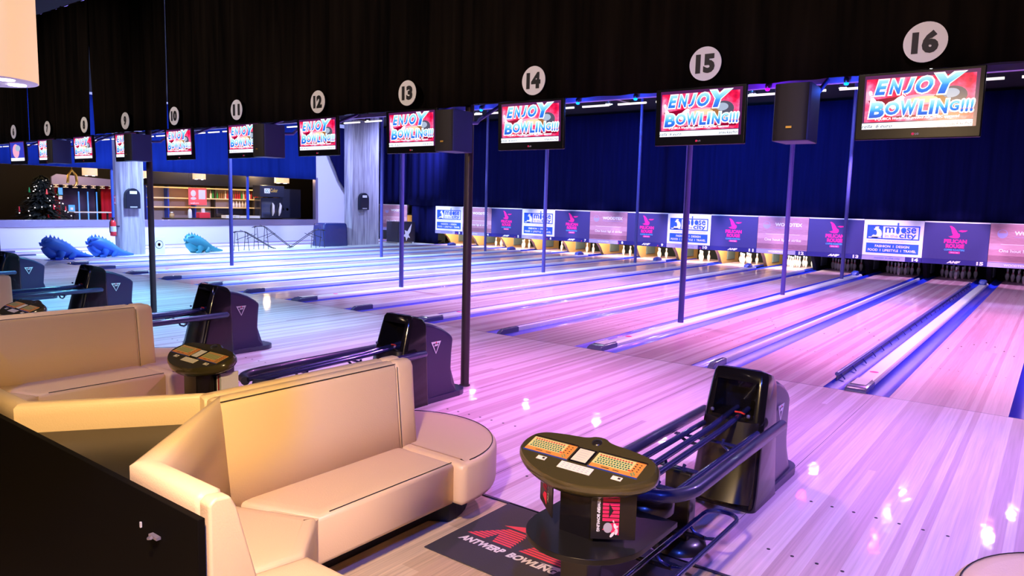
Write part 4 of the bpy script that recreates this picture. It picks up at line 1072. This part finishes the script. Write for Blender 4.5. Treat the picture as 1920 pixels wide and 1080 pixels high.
def make_bench():
    t = thing('cream_bench', 'x', 'bench', group='cream benches')
    Y0, Y1 = -5.28, -6.60   # spine ends
    # round end seat
    rr_ = .655
    A = math.asin(.145/rr_)
    a0 = math.atan2(-5.42+5.33, .60)
    circ = [(rr_*cos(a), -5.33+rr_*sin(a)) for a in [R(-8)+(pi+R(16))*i/40 for i in range(41)]]
    circ = circ+[(-.585, -5.425), (.585, -5.425)]
    mb = MB(); rounded_block(mb, circ, ZB, ZT, 'leather', .035); mb.build('round_seat', t)
    mb = MB()
    ring = [(rr_*.958*cos(a), -5.33+rr_*.958*sin(a), ZT+.0045) for a in [R(0)+pi*i/40 for i in range(41)]]
    mb.tube(ring, .0028, 'seam', 6); mb.build('piping', t)
    for s in (1, -1):
        def fl(pl): return pl if s > 0 else [(-x, y) for x, y in pl][::-1]
        # main seat
        mb = MB(); rounded_block(mb, fl([(.02, -5.425), (.02, -6.60), (.13, -6.56), (.585, -6.405), (.585, -5.425)]), ZB, ZT, 'leather', .03); mb.build('seat_cushion', t)
        mb = MB(); mb.tube([(s*.57, -5.43, ZT-.001), (s*.57, -6.33, ZT-.001)], .0028, 'seam', 6); mb.build('piping', t)
        # corner seat
        mb = MB(); rounded_block(mb, fl([(.10, -6.60), (.62, -7.22), (.74, -7.22), (.84, -6.69), (.80, -6.64), (.60, -6.43), (.575, -6.415)]), ZB, ZT, 'leather', .028); mb.prism([(s*a_, b_) for a_, b_ in [(.40, -6.36), (.572, -6.392), (.60, -6.44), (.80, -6.66), (.6, -6.8), (.3, -6.55)]], ZB+.03, ZT-.012, 'leather'); mb.build('corner_cushion', t)
        # near seat
        mb = MB(); rounded_block(mb, fl([(.75, -7.24), (1.20, -7.24), (1.20, -6.72), (1.16, -6.68), (.86, -6.68)]), ZB, ZT+.003, 'leather', .03); mb.build('seat_cushion', t)
        # backrests
        mb = MB(); backrest(mb, (0, -6.64), (0, Y0-.15), (s, 0), ZT-.04, ZTOP, .155, .095, 'leather'); mb.build('backrest', t)
        mb = MB(); backrest(mb, (0, Y0-.15), (0, Y0), (s, 0), ZT-.04, ZTOP, .155, .095, 'leather', .03); mb.build('backrest_end', t)
        mb = MB(); mb.tube([(s*.1, -6.62, ZTOP-.012), (s*.1, Y0-.16, ZTOP-.012)], .0022, 'seam', 6); mb.tube([(s*.106, Y0-.15, ZTOP-.03), (s*.158, Y0-.15, ZT)], .0022, 'seam', 6); mb.build('piping', t)
        # diagonal and near backs: (outer line points, normal to sitter)
        dgn = Vector((.65, -.70)); q = Vector((.70, .65)).normalized()
        a_ = (0.0, -6.60); b_ = (.66*s, -7.30)
        nn = (q.x*s, q.y)
        cX = .63 if s > 0 else .49
        def dia(mb):
            outer = [(0.0*s, -6.56), (cX*s, -7.31)]
            it = [(.098*s, -6.62), ((cX+.06)*s, -7.215)]; ib = [(.158*s, -6.60), ((cX+.10)*s, -7.15)]
            A_, B_ = outer; z0 = ZT-.04
            secs = []
            for (o_, t_, b2) in ((outer[0], it[0], ib[0]), (outer[1], it[1], ib[1])):
                o_ = Vector((*o_, 0)); t_ = Vector((*t_, 0)); b2 = Vector((*b2, 0)); d_ = (t_-o_)
                Z = lambda z: Vector((0, 0, z))
                secs.append([o_+Z(.80), b2+Z(z0), t_+(b2-t_)*.15+Z(ZTOP-.06), t_+Z(ZTOP-.014), t_-d_*.22+Z(ZTOP), o_+d_*.22+Z(ZTOP), o_+Z(ZTOP-.014), o_+Z(ZTOP-.06)])
            mb.loft(secs, 'leather')
        mb = MB(); dia(mb); mb.build('corner_back', t)
        def near(mb):
            secs = []
            z0 = ZT-.04; Z = lambda z: Vector((0, 0, z))
            for x, i_ in ((cX, 0), (1.08, 0), (1.092, .006), (1.098, .014)):
                xi = x if x > .7 else x
                o_ = Vector((s*x, -7.31+i_, 0)); ti = Vector((s*(x if x > .7 else cX+.06), -7.215-i_, 0)); b2 = Vector((s*(x if x > .7 else cX+.10), -7.15-i_, 0)); d_ = ti-o_
                secs.append([o_+Z(.50 if x > .7 else .80), b2+Z(z0), ti+(b2-ti)*.15+Z(ZTOP-.06), ti+Z(ZTOP-.014-i_), ti-d_*.22+Z(ZTOP-i_), o_+d_*.22+Z(ZTOP-i_), o_+Z(ZTOP-.014-i_), o_+Z(ZTOP-.06)])
            mb.loft(secs, 'leather')
        mb = MB(); near(mb); mb.build('near_back', t)
        # end cheek down to the seat base
        mb = MB(); mb.prism([(-7.305, .10), (-7.06, .10), (-7.075, .43), (-7.20, ZTOP-.06), (-7.225, ZTOP-.012), (-7.28, ZTOP-.004), (-7.305, ZTOP-.022)], s*1.098, s*1.165, 'leather', Matrix(((0, 0, 1, 0), (1, 0, 0, 0), (0, 1, 0, 0), (0, 0, 0, 1)))); mb.build('end_cheek', t, bevel=.012)
    # plinth
    pl = [(.36, -5.4)]+[(.47*cos(a), -5.33+.47*sin(a)) for a in [pi*i/20 for i in range(21)]]+[(-.36, -5.4), (-.36, -6.5), (-.8, -6.9), (-1.1, -6.9), (-1.1, -7.2), (1.1, -7.2), (1.1, -6.9), (.8, -6.9), (.36, -6.5)]
    mb = MB(); mb.prism(pl[::-1] if False else pl, -.003, ZB+.01, 'plinth_black'); mb.build('plinth', t)
    # dark triangular shelf behind the split
    mb = MB(); mb.prism([(0, -6.66), (-.48, -7.312), (.60, -7.312)], .80, .835, 'shelf_black'); mb.build('rear_shelf', t)
    return t
b0 = make_bench(); b0.location = (-P/2, 0, 0)
b0['label'] = 'nearest cream leather bench with high back and round end seat'
dup(b0, (-P*1.5, 0, 0), 'cream leather bench behind the nearest one, left edge')
dup(b0, (-P*2.5, 0, 0), 'third cream bench, only its back corner seen at the left edge')
dup(b0, (2.08, .28, 0), 'cream bench end in violet light at the bottom right corner')

# dark partition panels behind the benches
def screen_panel(x0, x1, label):
    t = thing('partition_panel', label, 'partition', (0, 0, 0))
    mb = MB(); mb.box((x0, -7.345, 0), (x1, -7.318, .905), 'black_panel'); mb.build('panel', t, bevel=.003)
    return t
t = screen_panel(-P/2-1.66, -P/2+1.162, 'matte black partition panel behind the nearest bench')
mb = MB(); mb.box((-.80, -7.362, .765), (-.745, -7.346, .775), 'sill_metal'); mb.tube([(-.775, -7.375, .77), (-.755, -7.375, .778)], .006, 'sill_metal', 8); mb.build('cabinet_latch', t)
mb = MB(); mb.box((-.885, -7.352, .77), (-.878, -7.346, .79), 'grey_print'); mb.build('chipped_mark', t)
screen_panel(-P*1.5-1.66, -P*1.5+1.66, 'matte black partition panel behind the second bench')

# ------------------------------------------------------------------ floor mat
t = thing('door_mat', 'black rubber mat with red stripes and ANTWERP BOWLING lettering', 'mat', (-1.08, -5.67, -.004))
mb = MB(); mb.box((0, 0, 0), (1.25, .81, .008), 'mat_rubber'); rsh = mb.build('rubber_sheet', t, bevel=.003)
mb = MB(); cv = CV(mb, (0, 0, .0085), (1, 0, 0), (0, 1, 0), eps=.0006)
X0 = .08
cv.text('ANTWERP', .235, .235, .32, .062, 'mat_white', 1, .05, shear=.2); mb.build('white_lettering', rsh); mb = MB(); cv = CV(mb, (0, 0, .0085), (1, 0, 0), (0, 1, 0), eps=.0006); cv.text('BOWLING', .59, .235, .33, .062, 'mat_white', 1, .05, shear=.2)
mb.build('white_lettering', rsh)
mb = MB(); cv = CV(mb, (0, 0, .0085), (1, 0, 0), (0, 1, 0), eps=.0006)
for i in range(8):
    a = .30+i*.0245; q = i*.0225
    cv.poly([(.03+q+.04, a), (.40-q*.05, a), (.385-q*.05, a+.017), (.045+q+.04, a+.017)], 'mat_red', 1)
    cv.poly([(.45+q*.5, a), (.80, a), (.80, a+.017), (.46+q*.5, a+.017)], 'mat_red', 1)
cv.poly([(.19, .51), (.35, .51), (.36, .60)], 'mat_red', 1); cv.poly([(.60, .51), (.76, .51), (.77, .60)], 'mat_red', 1)
cv.poly([(.20, .30), (.26, .30), (.235, .40)], 'mat_rubber', 2)
mb.build('red_stripes', rsh)
mb = MB(); cv = CV(mb, (0, 0, .0085), (1, 0, 0), (0, 1, 0), eps=.0006); cv.disc(.92, .28, .07, .05, 'mat_white', 1); cv.poly([(.62, .27), (.80, .29), (.86, .26), (.8, .25)], 'mat_white', 3); mb.build('ball_motif', rsh)

# ------------------------------------------------------------------ pendant lamps
def pendant(loc, r, h, label, n=5, group=None, big=True):
    t = thing('drum_pendant_lamp', label, 'pendant lamp', loc, group=group)
    mb = MB(); mb.lathe([(r, 0), (r, h)], 'lamp_shade', 48)
    mb.f = mb.f[:48] if False else mb.f
    mb.build('drum_shade', t)
    mb = MB(); mb.lathe([(0, -.004), (r*.985, -.004), (r*1.0, .004)], 'lamp_disc', 48); dfd = mb.build('diffuser_disc', t)
    for i in range(n):
        a = 2*pi*i/n+.35
        mb = MB(); mb.lathe([(0, -.012), (r*.16, -.011), (r*.17, -.005)], 'bulb_glow', 16, c=(r*.66*cos(a), r*.66*sin(a), 0)); mb.build('downlight', dfd)
    mb = MB(); mb.tube([(0, 0, h), (0, 0, 5.6-loc[2])], .012, 'pole_dark', 8); mb.build('suspension_cable', t)
    return t
pendant((-5.48, -6.33, 2.855), .40, .75, 'large peach drum lamp hanging in the top left corner')
pendant((.45, -8.05, 2.83), .40, .75, 'drum lamp hanging above the nearest seats')

# ------------------------------------------------------------------ bowling aids by the pillars
def dragon(loc, m_, label, s=1.0):
    t = thing('dragon_ball_ramp', label, 'ball ramp', loc, rz=R(90))
    # local +X = towards the lanes (world +Y)
    mb = MB()
    spine = [(-.44, 0, .46), (-.36, 0, .50), (-.20, 0, .50), (0, 0, .42), (.16, 0, .33), (.32, 0, .24), (.50, 0, .17), (.70, 0, .11), (.92, 0, .07), (1.08, 0, .05)]
    rx = [.10, .18, .22, .24, .24, .22, .16, .10, .06, .03]
    mb.tube([(x*s, y, z*s) for x, y, z in spine], .1, m_, 14, rs=[q*s for q in rx]); mb.build('body', t)
    mb = MB()
    mb.tube([(-.38*s, 0, .52*s), (-.50*s, 0, .50*s), (-.53*s, 0, .56*s)], .05, m_, 10, rs=[.09*s, .06*s, .02*s])
    mb.tube([(-.36*s, 0, .42*s), (-.30*s, 0, .30*s), (-.20*s, 0, .20*s), (-.02*s, 0, .16*s)], .07, m_, 12, rs=[.15*s, .16*s, .18*s, .16*s]); mb.build('neck', t)
    for y in (-.16, .16):
        mb = MB(); mb.tube([(.05*s, y*s, .25*s), (.0*s, y*1.2*s, .14*s), (-.02*s, y*1.3*s, .05*s), (-.16*s, y*1.3*s, .03*s)], .07, m_, 10, rs=[.13*s, .12*s, .08*s, .04*s]); mb.build('leg', t)
        mb = MB(); mb.tube([(.40*s, y*s, .16*s), (.34*s, y*1.2*s, .08*s), (.24*s, y*1.3*s, .03*s)], .07, m_, 10, rs=[.11*s, .09*s, .04*s]); mb.build('leg', t)
    for i in range(12):
        x = -.42+i*.115; z = .5
        for (a, b), ra, rb in zip(zip(spine, spine[1:]), rx, rx[1:]):
            if a[0] <= x <= b[0]:
                q = (x-a[0])/(b[0]-a[0]); z = a[2]+(b[2]-a[2])*q+ra+(rb-ra)*q
        hh = .10 if i < 8 else .05
        mb = MB(); mb.add([(x*s-.06*s, -.025*s, z*s-.04), (x*s+.06*s, -.025*s, z*s-.06), (x*s+.06*s, .025*s, z*s-.06), (x*s-.06*s, .025*s, z*s-.04), (x*s-.015, 0, (z+hh)*s)], [(0, 3, 2, 1), (0, 1, 4), (1, 2, 4), (2, 3, 4), (3, 0, 4)], m_); mb.build('spike', t)
    mb = MB(); mb.tube([(-.40*s, -.10*s, .60*s), (-.30*s, -.14*s, .66*s), (-.16*s, -.14*s, .63*s)], .03, m_, 8, rs=[.05*s, .07*s, .03*s]); mb.tube([(-.40*s, .10*s, .60*s), (-.30*s, .14*s, .66*s), (-.16*s, .14*s, .63*s)], .03, m_, 8, rs=[.05*s, .07*s, .03*s]); mb.build('brow', t)
    mb = MB(); mb.tube([(-.22*s, .16*s, .30*s), (-.16*s, .2*s, .42*s), (-.08*s, .2*s, .50*s)], .014, 'white_print', 8); mb.build('handle', t)
dragon((-21.75, .42, -.0), 'dragon_blue', 'bright blue dragon ball ramp, left of the two', .9)
dragon((-21.98, 1.75, -.0), 'dragon_blue', 'bright blue dragon ball ramp nearest the left pillar', .88)
dragon((-22.15, 4.95, -.0), 'dragon_teal', 'teal dragon ball ramp right of the left pillar', .88)
def frame_ramp(y, rev, label, h=.78, x=-22.2):
    t = thing('tube_ball_ramp', label, 'ball ramp', (x, y, 0), rz=R(90) if not rev else R(-90))
    for dy in (-.06, .06):
        mb = MB(); mb.tube([(-.55, dy, h-.04), (-.42, dy, h+.0), (-.10, dy, h), (.0, dy, h-.04), (1.05, dy, .08), (1.2, dy, .04)], .014, 'pole_dark', 8); mb.build('ramp_rail', t)
    for x in (-.42, .0):
        for dy in (-.16, .16):
            mb = MB(); mb.tube([(x, dy*.4, h-.03), (x, dy, 0)], .012, 'pole_dark', 8); mb.build('leg', t)
    mb = MB(); mb.tube([(-.42, 0, .40), (.25, 0, .60)], .011, 'pole_dark', 8); mb.tube([(.0, 0, .42), (.42, 0, .60)], .011, 'pole_dark', 8); mb.tube([(-.42, -.1, .3), (-.42, .1, .3)], .011, 'pole_dark', 8); mb.tube([(0, -.1, .3), (0, .1, .3)], .011, 'pole_dark', 8); mb.build('brace', t)
    mb = MB(); mb.tube([(-.3, -.06, h), (-.28, -.06, h+.06), (-.2, -.06, h+.02)], .009, 'pole_dark', 8); mb.build('hook', t)
frame_ramp(6.9, False, 'thin steel tube ball ramp, leftmost of three', .70)
frame_ramp(8.0, False, 'tall thin steel tube ball ramp, middle of three', .86, -22.62)
frame_ramp(9.9, True, 'thin steel tube ball ramp beside the covered box', .72)
# covered machine
t = thing('covered_machine', 'box draped in dark blue plastic sheet beside the wide pillar', 'covered box', (-22.95, 11.35, 0))
mb = MB(); rings = []
for z, k in ((0, 1.0), (.04, 1.03), (.3, .98), (.6, 1.0), (.86, .97), (.93, .93), (.96, .86)):
    rings.append([(x*k*(1+.025*sin(7*y+9*z)), y*k*(1+.02*sin(5*x*7+6*z)), z) for x, y in ([(-.35+.7*i/8, -.62) for i in range(8)]+[(.35, -.62+1.24*i/14) for i in range(14)]+[(.35-.7*i/8, .62) for i in range(8)]+[(-.35, .62-1.24*i/14) for i in range(14)])])
mb.loft(rings, 'tarp'); mb.build('plastic_cover', t)
for y in (-.5, .5): mb = MB(); mb.lathe([(.03, 0), (.03, .03)], 'black_plastic', 10, c=(.3, y, 0)); mb.build('wheel', t)
# dark cabinet with white bird
t = thing('storage_cabinet', 'black cabinet with white bird emblem under the leftmost board', 'cabinet', (-23.0, 15.0, 0))
mb = MB(); mb.box((-.45, 0, .06), (.35, 1.1, 1.0), 'arch_black'); mb.build('body', t, bevel=.03)
mb = MB(); cv = CV(mb, (.352, .55, .50), (0, 1, 0), (0, 0, 1), eps=.002)
cv.poly([(.30, .42), (.22, .05), (.10, -.10), (.20, -.25), (.05, -.22), (-.05, -.40), (-.10, -.20), (-.28, -.15), (-.12, -.05), (-.16, .12), (.02, .06), (.12, .20)], 'white_print', 2); mb.build('bird_emblem', t)
for y in (.12, .98): mb = MB(); mb.box((.2, y-.04, 0), (.32, y+.04, .06), 'white_print'); mb.build('caster', t)

# ------------------------------------------------------------------ bar room behind the window
for (y, z, p, c) in [(1.5, 3.6, 60, WARM), (4.2, 3.4, 90, WARM), (9, 3.5, 260, (1, .68, .34)), (12.5, 3.2, 160, (1, .68, .34))]:
    light('POINT', (-29.2, y, z), c, p, size=.15)
bl = [('small peach drum lamp left of the left pillar', -28.5, 4.25, 2.62, .26), ('small peach drum lamp half behind the left pillar', -28.7, 6.25, 2.62, .26), ('small peach drum lamp above the red poster', -28.2, 8.55, 2.66, .26), ('small drum lamp above the coffee machine', -28.6, 13.0, 2.66, .34)]
for l, x, y, z, r in bl:
    pendant((x, y, z), r, .30, l, 4, 'small drum lamps in the bar')
# christmas tree
t = thing('christmas_tree', 'dark decorated christmas tree with small white lights at the left', 'christmas tree', (-28.6, 2.6, 0))
mb = MB(); rnd = random.Random(3)
for i in range(1000):
    z = .25+rnd.random()**.8*2.25; r = max(.03, (2.62-z)/2.35*1.25); a = rnd.random()*2*pi; q = r*(.35+.65*rnd.random())
    x, y = q*cos(a), q*sin(a); L_ = .22
    d = Vector((cos(a), sin(a), -.25)).normalized()*L_; sd_ = Vector((-sin(a), cos(a), 0))*.07
    p0 = Vector((x, y, z)); mb.add([p0-d*.3-sd_, p0-d*.3+sd_, p0+d+sd_*.3, p0+d-sd_*.3, p0+Vector((0, 0, .08))], [(0, 1, 2, 3), (0, 1, 4), (2, 3, 4)], 'green_leaf')
f_ = mb.build('needles', t); f_['kind'] = 'stuff'
mb = MB(); mb.tube([(0, 0, 0), (0, 0, 2.5)], .05, 'brown_wall', 8, rs=[.06, .01]); mb.build('trunk', t)
BB = None
for i in range(30):
    z = .9+rnd.random()*1.5; r = (2.62-z)/2.35*1.3+.05; a = rnd.uniform(-1.4, 1.4)
    if BB is None: mb = MB(); mb.lathe([(0, -.024), (.018, -.016), (.024, 0), (.018, .016), (0, .024)], 'bauble', 8); BB = mb.build('fairy_light', t); o = BB
    else: o = BB.copy(); COL.objects.link(o)
    o.location = (r*cos(a), r*sin(a), z)
for i, (y, z, m_) in enumerate([(.0, 1.95, 'red_glow'), (-.45, 2.0, 'bottle_green'), (.5, 1.9, 'bottle_green'), (.1, 1.4, 'ext_red'), (.6, 1.35, 'ext_red'), (-.8, 1.3, 'ext_red')]):
    mb = MB(); r = (2.62-z)/2.35*1.3+.05; mb.lathe([(0, -.09), (.04, -.08), (.02, .02), (.015, .1), (0, .1)], m_, 10, c=(math.sqrt(max(.01, r*r-y*y)), y, z)); mb.build('ornament', t)
# number fascia with red curtains
t = thing('kiosk_fascia', 'curved lilac fascia with a row of pale cut-outs above red curtains', 'fascia', (-30.4, 4.9, 2.25))
mb = MB(); mb.box((-.06, -1.28, -2.3), (-.02, -1.18, .1), 'pole_dark'); mb.build('post', t); mb = MB(); mb.box((-.06, 1.38, -2.3), (-.02, 1.48, .1), 'pole_dark'); mb.build('post', t); mb = MB(); mb.prism([(-1.3, .0), (1.5, .0), (1.5, .25), (-1.1, .42), (-1.3, .3)], -.05, .05, 'lilac_print', Matrix(((0, 0, 1, 0), (1, 0, 0, 0), (0, 1, 0, 0), (0, 0, 0, 1)))); mb.build('board', t, bevel=.01)
for i in range(8):
    mb = MB(); y = -1.15+i*.35; cv = CV(mb, (.06, y, -.06), (0, 1, 0), (0, 0, 1)); cv.poly([(-.10, -.05), (.10, -.05), (.10, -.02), (.03, -.01), (.03, .03), (.10, .04), (.10, .07), (-.10, .07), (-.10, .04), (-.03, .03), (-.03, -.01), (-.10, -.02)], 'paper', 1); mb.build('cut_out', t)
curtain('red_curtain', 5.55, 6.7, -30.6, 0, 2.25, 'red_cloth', 'dark red curtain left of the left pillar', .04, .2, axis='Y')
curtain('red_curtain', 3.5, 4.0, -30.6, 0, 2.3, 'red_cloth', 'narrow dark red curtain right behind the christmas tree', .04, .2, axis='Y')
t = thing('doorway_screen', 'dark glazed doorway with thin blue light strips between red curtains', 'glazed door', (-30.9, 4.9, 0))
mb = MB(); mb.box((-.05, -.9, 0), (0, .65, 2.25), 'glass_box'); mb.build('glazing', t)
for y in (-.1, .25, .6):
    mb = MB(); mb.box((.0, y-.02, .6), (.02, y+.02, 2.0), 'blue_glow'); mb.build('light_strip', t)
t = thing('info_poster', 'small blue and white poster on the dark doorway', 'poster', (-30.5, 4.35, 1.15))
mb = MB(); mb.box((0, -.12, 0), (.02, .12, .3), 'cyan_print'); mb.build('sheet', t); mb = MB(); mb.box((-.012, -.01, -1.2), (0, .01, .1), 'pole_dark'); mb.build('stand', t); mb = MB(); mb.box((.021, -.05, .1), (.024, .05, .2), 'white_print'); mb.build('picture', t)
t = thing('blue_screen', 'small glowing blue screen right of the christmas tree', 'screen', (-30.5, 3.95, 1.65))
mb = MB(); mb.box((0, -.09, 0), (.03, .09, .5), 'bezel'); mb.build('housing', t); mb = MB(); mb.box((0, -.02, -1.7), (.03, .02, 0), 'pole_dark'); mb.build('stand', t); mb = MB(); mb.box((.031, -.08, .2), (.035, .08, .48), 'blue_glow'); mb.box((.031, -.08, .02), (.035, .06, .16), 'white_print'); mb.build('display', t)
t = thing('bar_table', 'long pale bar table in front of the dark doorway', 'table', (-29.3, 4.55, 0))
mb = MB(); mb.box((-.25, -.7, 1.17), (.25, .75, 1.21), 'paper'); mb.build('tabletop', t)
for y in (-.6, .65): mb = MB(); mb.box((-.03, y-.03, 0), (.03, y+.03, 1.17), 'black_plastic'); mb.build('leg', t)
t = thing('golden_ornament', 'gold glittering ornament hanging above the fascia', 'ornament', (-28.6, 3.65, 2.25))
mb = MB(); mb.tube([(0, -.16, .05), (0, -.13, .35), (0, 0, .55), (0, .14, .35), (0, .17, .05), (0, .08, -.05)], .05, 'gold', 8); mb.build('ring', t); mb = MB(); mb.tube([(0, 0, .55), (0, 0, 3.3)], .006, 'gold', 6); mb.build('cord', t)
# shelving with bottles behind the bar
t = thing('bar_shelving', 'warm lit wooden bar shelving seen through the window', 'shelving', (-29.8, 0, 0))
mb = MB(); mb.box((-.35, 7.0, 0), (-.3, 13.0, 2.35), 'tan_panel'); mb.build('back_panel', t)
for z in (1.42, 1.82, 2.28):
    mb = MB(); mb.box((-.3, 7.05, z-.02), (.06, 12.8, z+.03), 'warm_shelf'); mb.build('shelf', t)
for y in (7.05, 8.0, 9.25, 10.2, 12.2, 13.0):
    mb = MB(); mb.box((-.3, y-.03, 0), (.02, y+.03, 2.35), 'blue_cover' if y < 10 else 'brown_wall'); mb.build('upright', t)
mb = MB(); mb.box((-.3, 10.25, 1.0), (.03, 12.1, 1.40), 'glass_box'); mb.build('glass_cabinet', t)
mb = MB(); mb.box((-.25, 7.1, 2.42), (.1, 13.4, 3.2), 'arch_black'); mb.build('bulkhead', t)
rnd = random.Random(5); BT = {}
bcol = ['bottle_red', 'bottle_green', 'bottle_white', 'bottle_brown']
bi = 0
for y in [10.05+i*.105 for i in range(24)]:
    m_ = bcol[rnd.choice([0, 0, 1, 2, 2, 3])]; nm = {'bottle_red': 'red', 'bottle_green': 'green', 'bottle_white': 'white', 'bottle_brown': 'brown'}[m_]
    if m_ not in BT: mb = MB(); mb.lathe([(.0, 0), (.042, .0), (.045, .02), (.045, .2), (.018, .27), (.016, .36), (0, .362)], m_, 10); o = mb.build('bottle'); BT[m_] = o
    else: o = BT[m_].copy(); COL.objects.link(o)
    o.location = (-29.86, y, 1.85); props(o, '%s bottle on the upper lit bar shelf' % nm, 'bottle', '%s bottles on the upper bar shelf' % nm)
for y in [11.0+i*.16 for i in range(6)]:
    o = BT['bottle_white'].copy(); COL.objects.link(o); o.location = (-29.80, y, 1.45); o.scale = (1.3, 1.3, .8); props(o, 'white jar on the lower lit bar shelf', 'jar', 'jars on the lower bar shelf')
t = thing('red_poster', 'red and white poster hanging in front of the bar shelving', 'poster', (-28.9, 8.85, 1.55))
mb = MB(); mb.box((0, -.42, 0), (.02, .42, .74), 'red_glow'); mb.build('sheet', t)
for y in (-.38, .38): mb = MB(); mb.tube([(-.005, y, .7), (-.005, y, 4.05)], .004, 'pole_dark', 6); mb.build('hanging_cord', t)
mb = MB(); cv = CV(mb, (.022, 0, 0), (0, 1, 0), (0, 0, 1)); cv.disc(-.2, .5, .12, .14, 'paper', 1); cv.disc(-.2, .28, .13, .06, 'paper', 1); cv.rect(.04, .25, .36, .66, 'paper', 1); cv.text('welkom', -.15, .08, .4, .08, 'paper', 1, .03); mb.build('print', t)
t = thing('bar_counter', 'dark bar counter behind the window sill', 'counter', (-28.4, 9.6, 0))
mb = MB(); mb.box((-.3, -2.4, 0), (.3, 3.9, .95), 'arch_black'); mb.build('body', t); mb = MB(); mb.box((-.35, -2.45, .95), (.35, 3.95, .99), 'brown_wall'); mb.build('worktop', t)
t = thing('red_cash_box', 'small red box on the bar counter below the red poster', 'box', (-28.3, 8.75, .99)); mb = MB(); mb.box((-.15, -.25, 0), (.15, .25, .24), 'ext_red'); mb.build('case', t, bevel=.02); mb = MB(); mb.box((-.05, -.06, .24), (.05, .06, .42), 'bottle_white'); mb.build('card_holder', t)
t = thing('condiment_bottle', 'tall cream and brown dispenser left of the red box', 'dispenser', (-28.3, 8.15, .99)); mb = MB(); mb.lathe([(.07, 0), (.09, .05), (.08, .3), (.05, .38), (0, .4)], 'bottle_white', 14); mb.build('body', t); mb = MB(); mb.lathe([(.03, .4), (.03, .46)], 'bottle_red', 10); mb.build('cap', t)
t = thing('round_jar', 'round orange jar at the left end of the bar counter', 'jar', (-28.3, 7.35, .99)); mb = MB(); mb.lathe([(.05, 0), (.10, .06), (.10, .14), (.05, .2), (.04, .22)], 'kick_wood', 14); mb.build('body', t); mb = MB(); mb.lathe([(.055, .22), (.055, .25), (0, .26)], 'paper', 14); mb.build('lid', t)
t = thing('paper_tray', 'flat cream tray stack on the bar counter beside the pole', 'tray', (-28.25, 10.6, .99)); mb = MB(); mb.box((-.2, -.9, 0), (.2, -.25, .13), 'paper'); mb.build('tray', t); mb = MB(); mb.box((-.2, -.22, 0), (.2, .85, .11), 'paper'); mb.build('tray', t)
t = thing('soft_drink_machine', 'tall dark drinks machine with small white and yellow sign', 'drinks machine', (-28.2, 12.05, .99))
mb = MB(); mb.box((-.3, -.65, 0), (.25, .55, .95), 'glass_box'); mb.build('body', t, bevel=.03)
mb = MB(); mb.box((-.3, -.72, .98), (.3, .60, 1.52), 'arch_black'); mb.build('header', t, bevel=.03)
mb = MB(); cv = CV(mb, (.302, 0, 1.27), (0, 1, 0), (0, 0, 1)); cv.rect(-.5, -.11, -.2, .11, 'white_print', 1); cv.text('CC', -.35, 0, .2, .14, 'green_keys', 2, .03); cv.text('Color', .02, .03, .4, .18, 'gold', 1, .04); mb.build('sign', t)
for y, a in ((-.05, .0), (.3, .05)): mb = MB(); mb.tube([(.27, y, .12), (.32, y, .3), (.33, y+a, .6), (.27, y+a, .72)], .05, 'bottle_white', 10, rs=[.02, .07, .06, .02]); mb.build('spout', t)
t = thing('back_cabinet', 'dark cabinet with small round white gauges at the right end of the bar', 'cabinet', (-28.6, 13.0, .99))
mb = MB(); mb.box((-.3, -.3, 0), (.2, .95, 1.4), 'arch_black'); mb.build('body', t, bevel=.02)
for y in (-.1, .15): mb = MB(); mb.lathe([(0, 0), (.06, 0)], 'white_print', 14, M=Matrix.Translation((.215, y, .42)) @ Matrix.Rotation(R(90), 4, 'Y')); mb.build('gauge', t)
t = thing('wall_shelf', 'dark shelf with an orange box left of the christmas tree', 'shelf', (-29.5, .2, 0))
mb = MB(); mb.box((-.3, -.9, 1.2), (.2, 1.0, 1.24), 'bottle_green'); mb.build('board', t); mb = MB(); mb.box((-.2, -.2, 1.45), (.1, .7, 1.6), 'bottle_brown'); mb.build('box', t)
for y in (-.85, .9): mb = MB(); mb.box((-.25, y, 0), (.15, y+.05, 1.7), 'brown_wall'); mb.build('side', t)
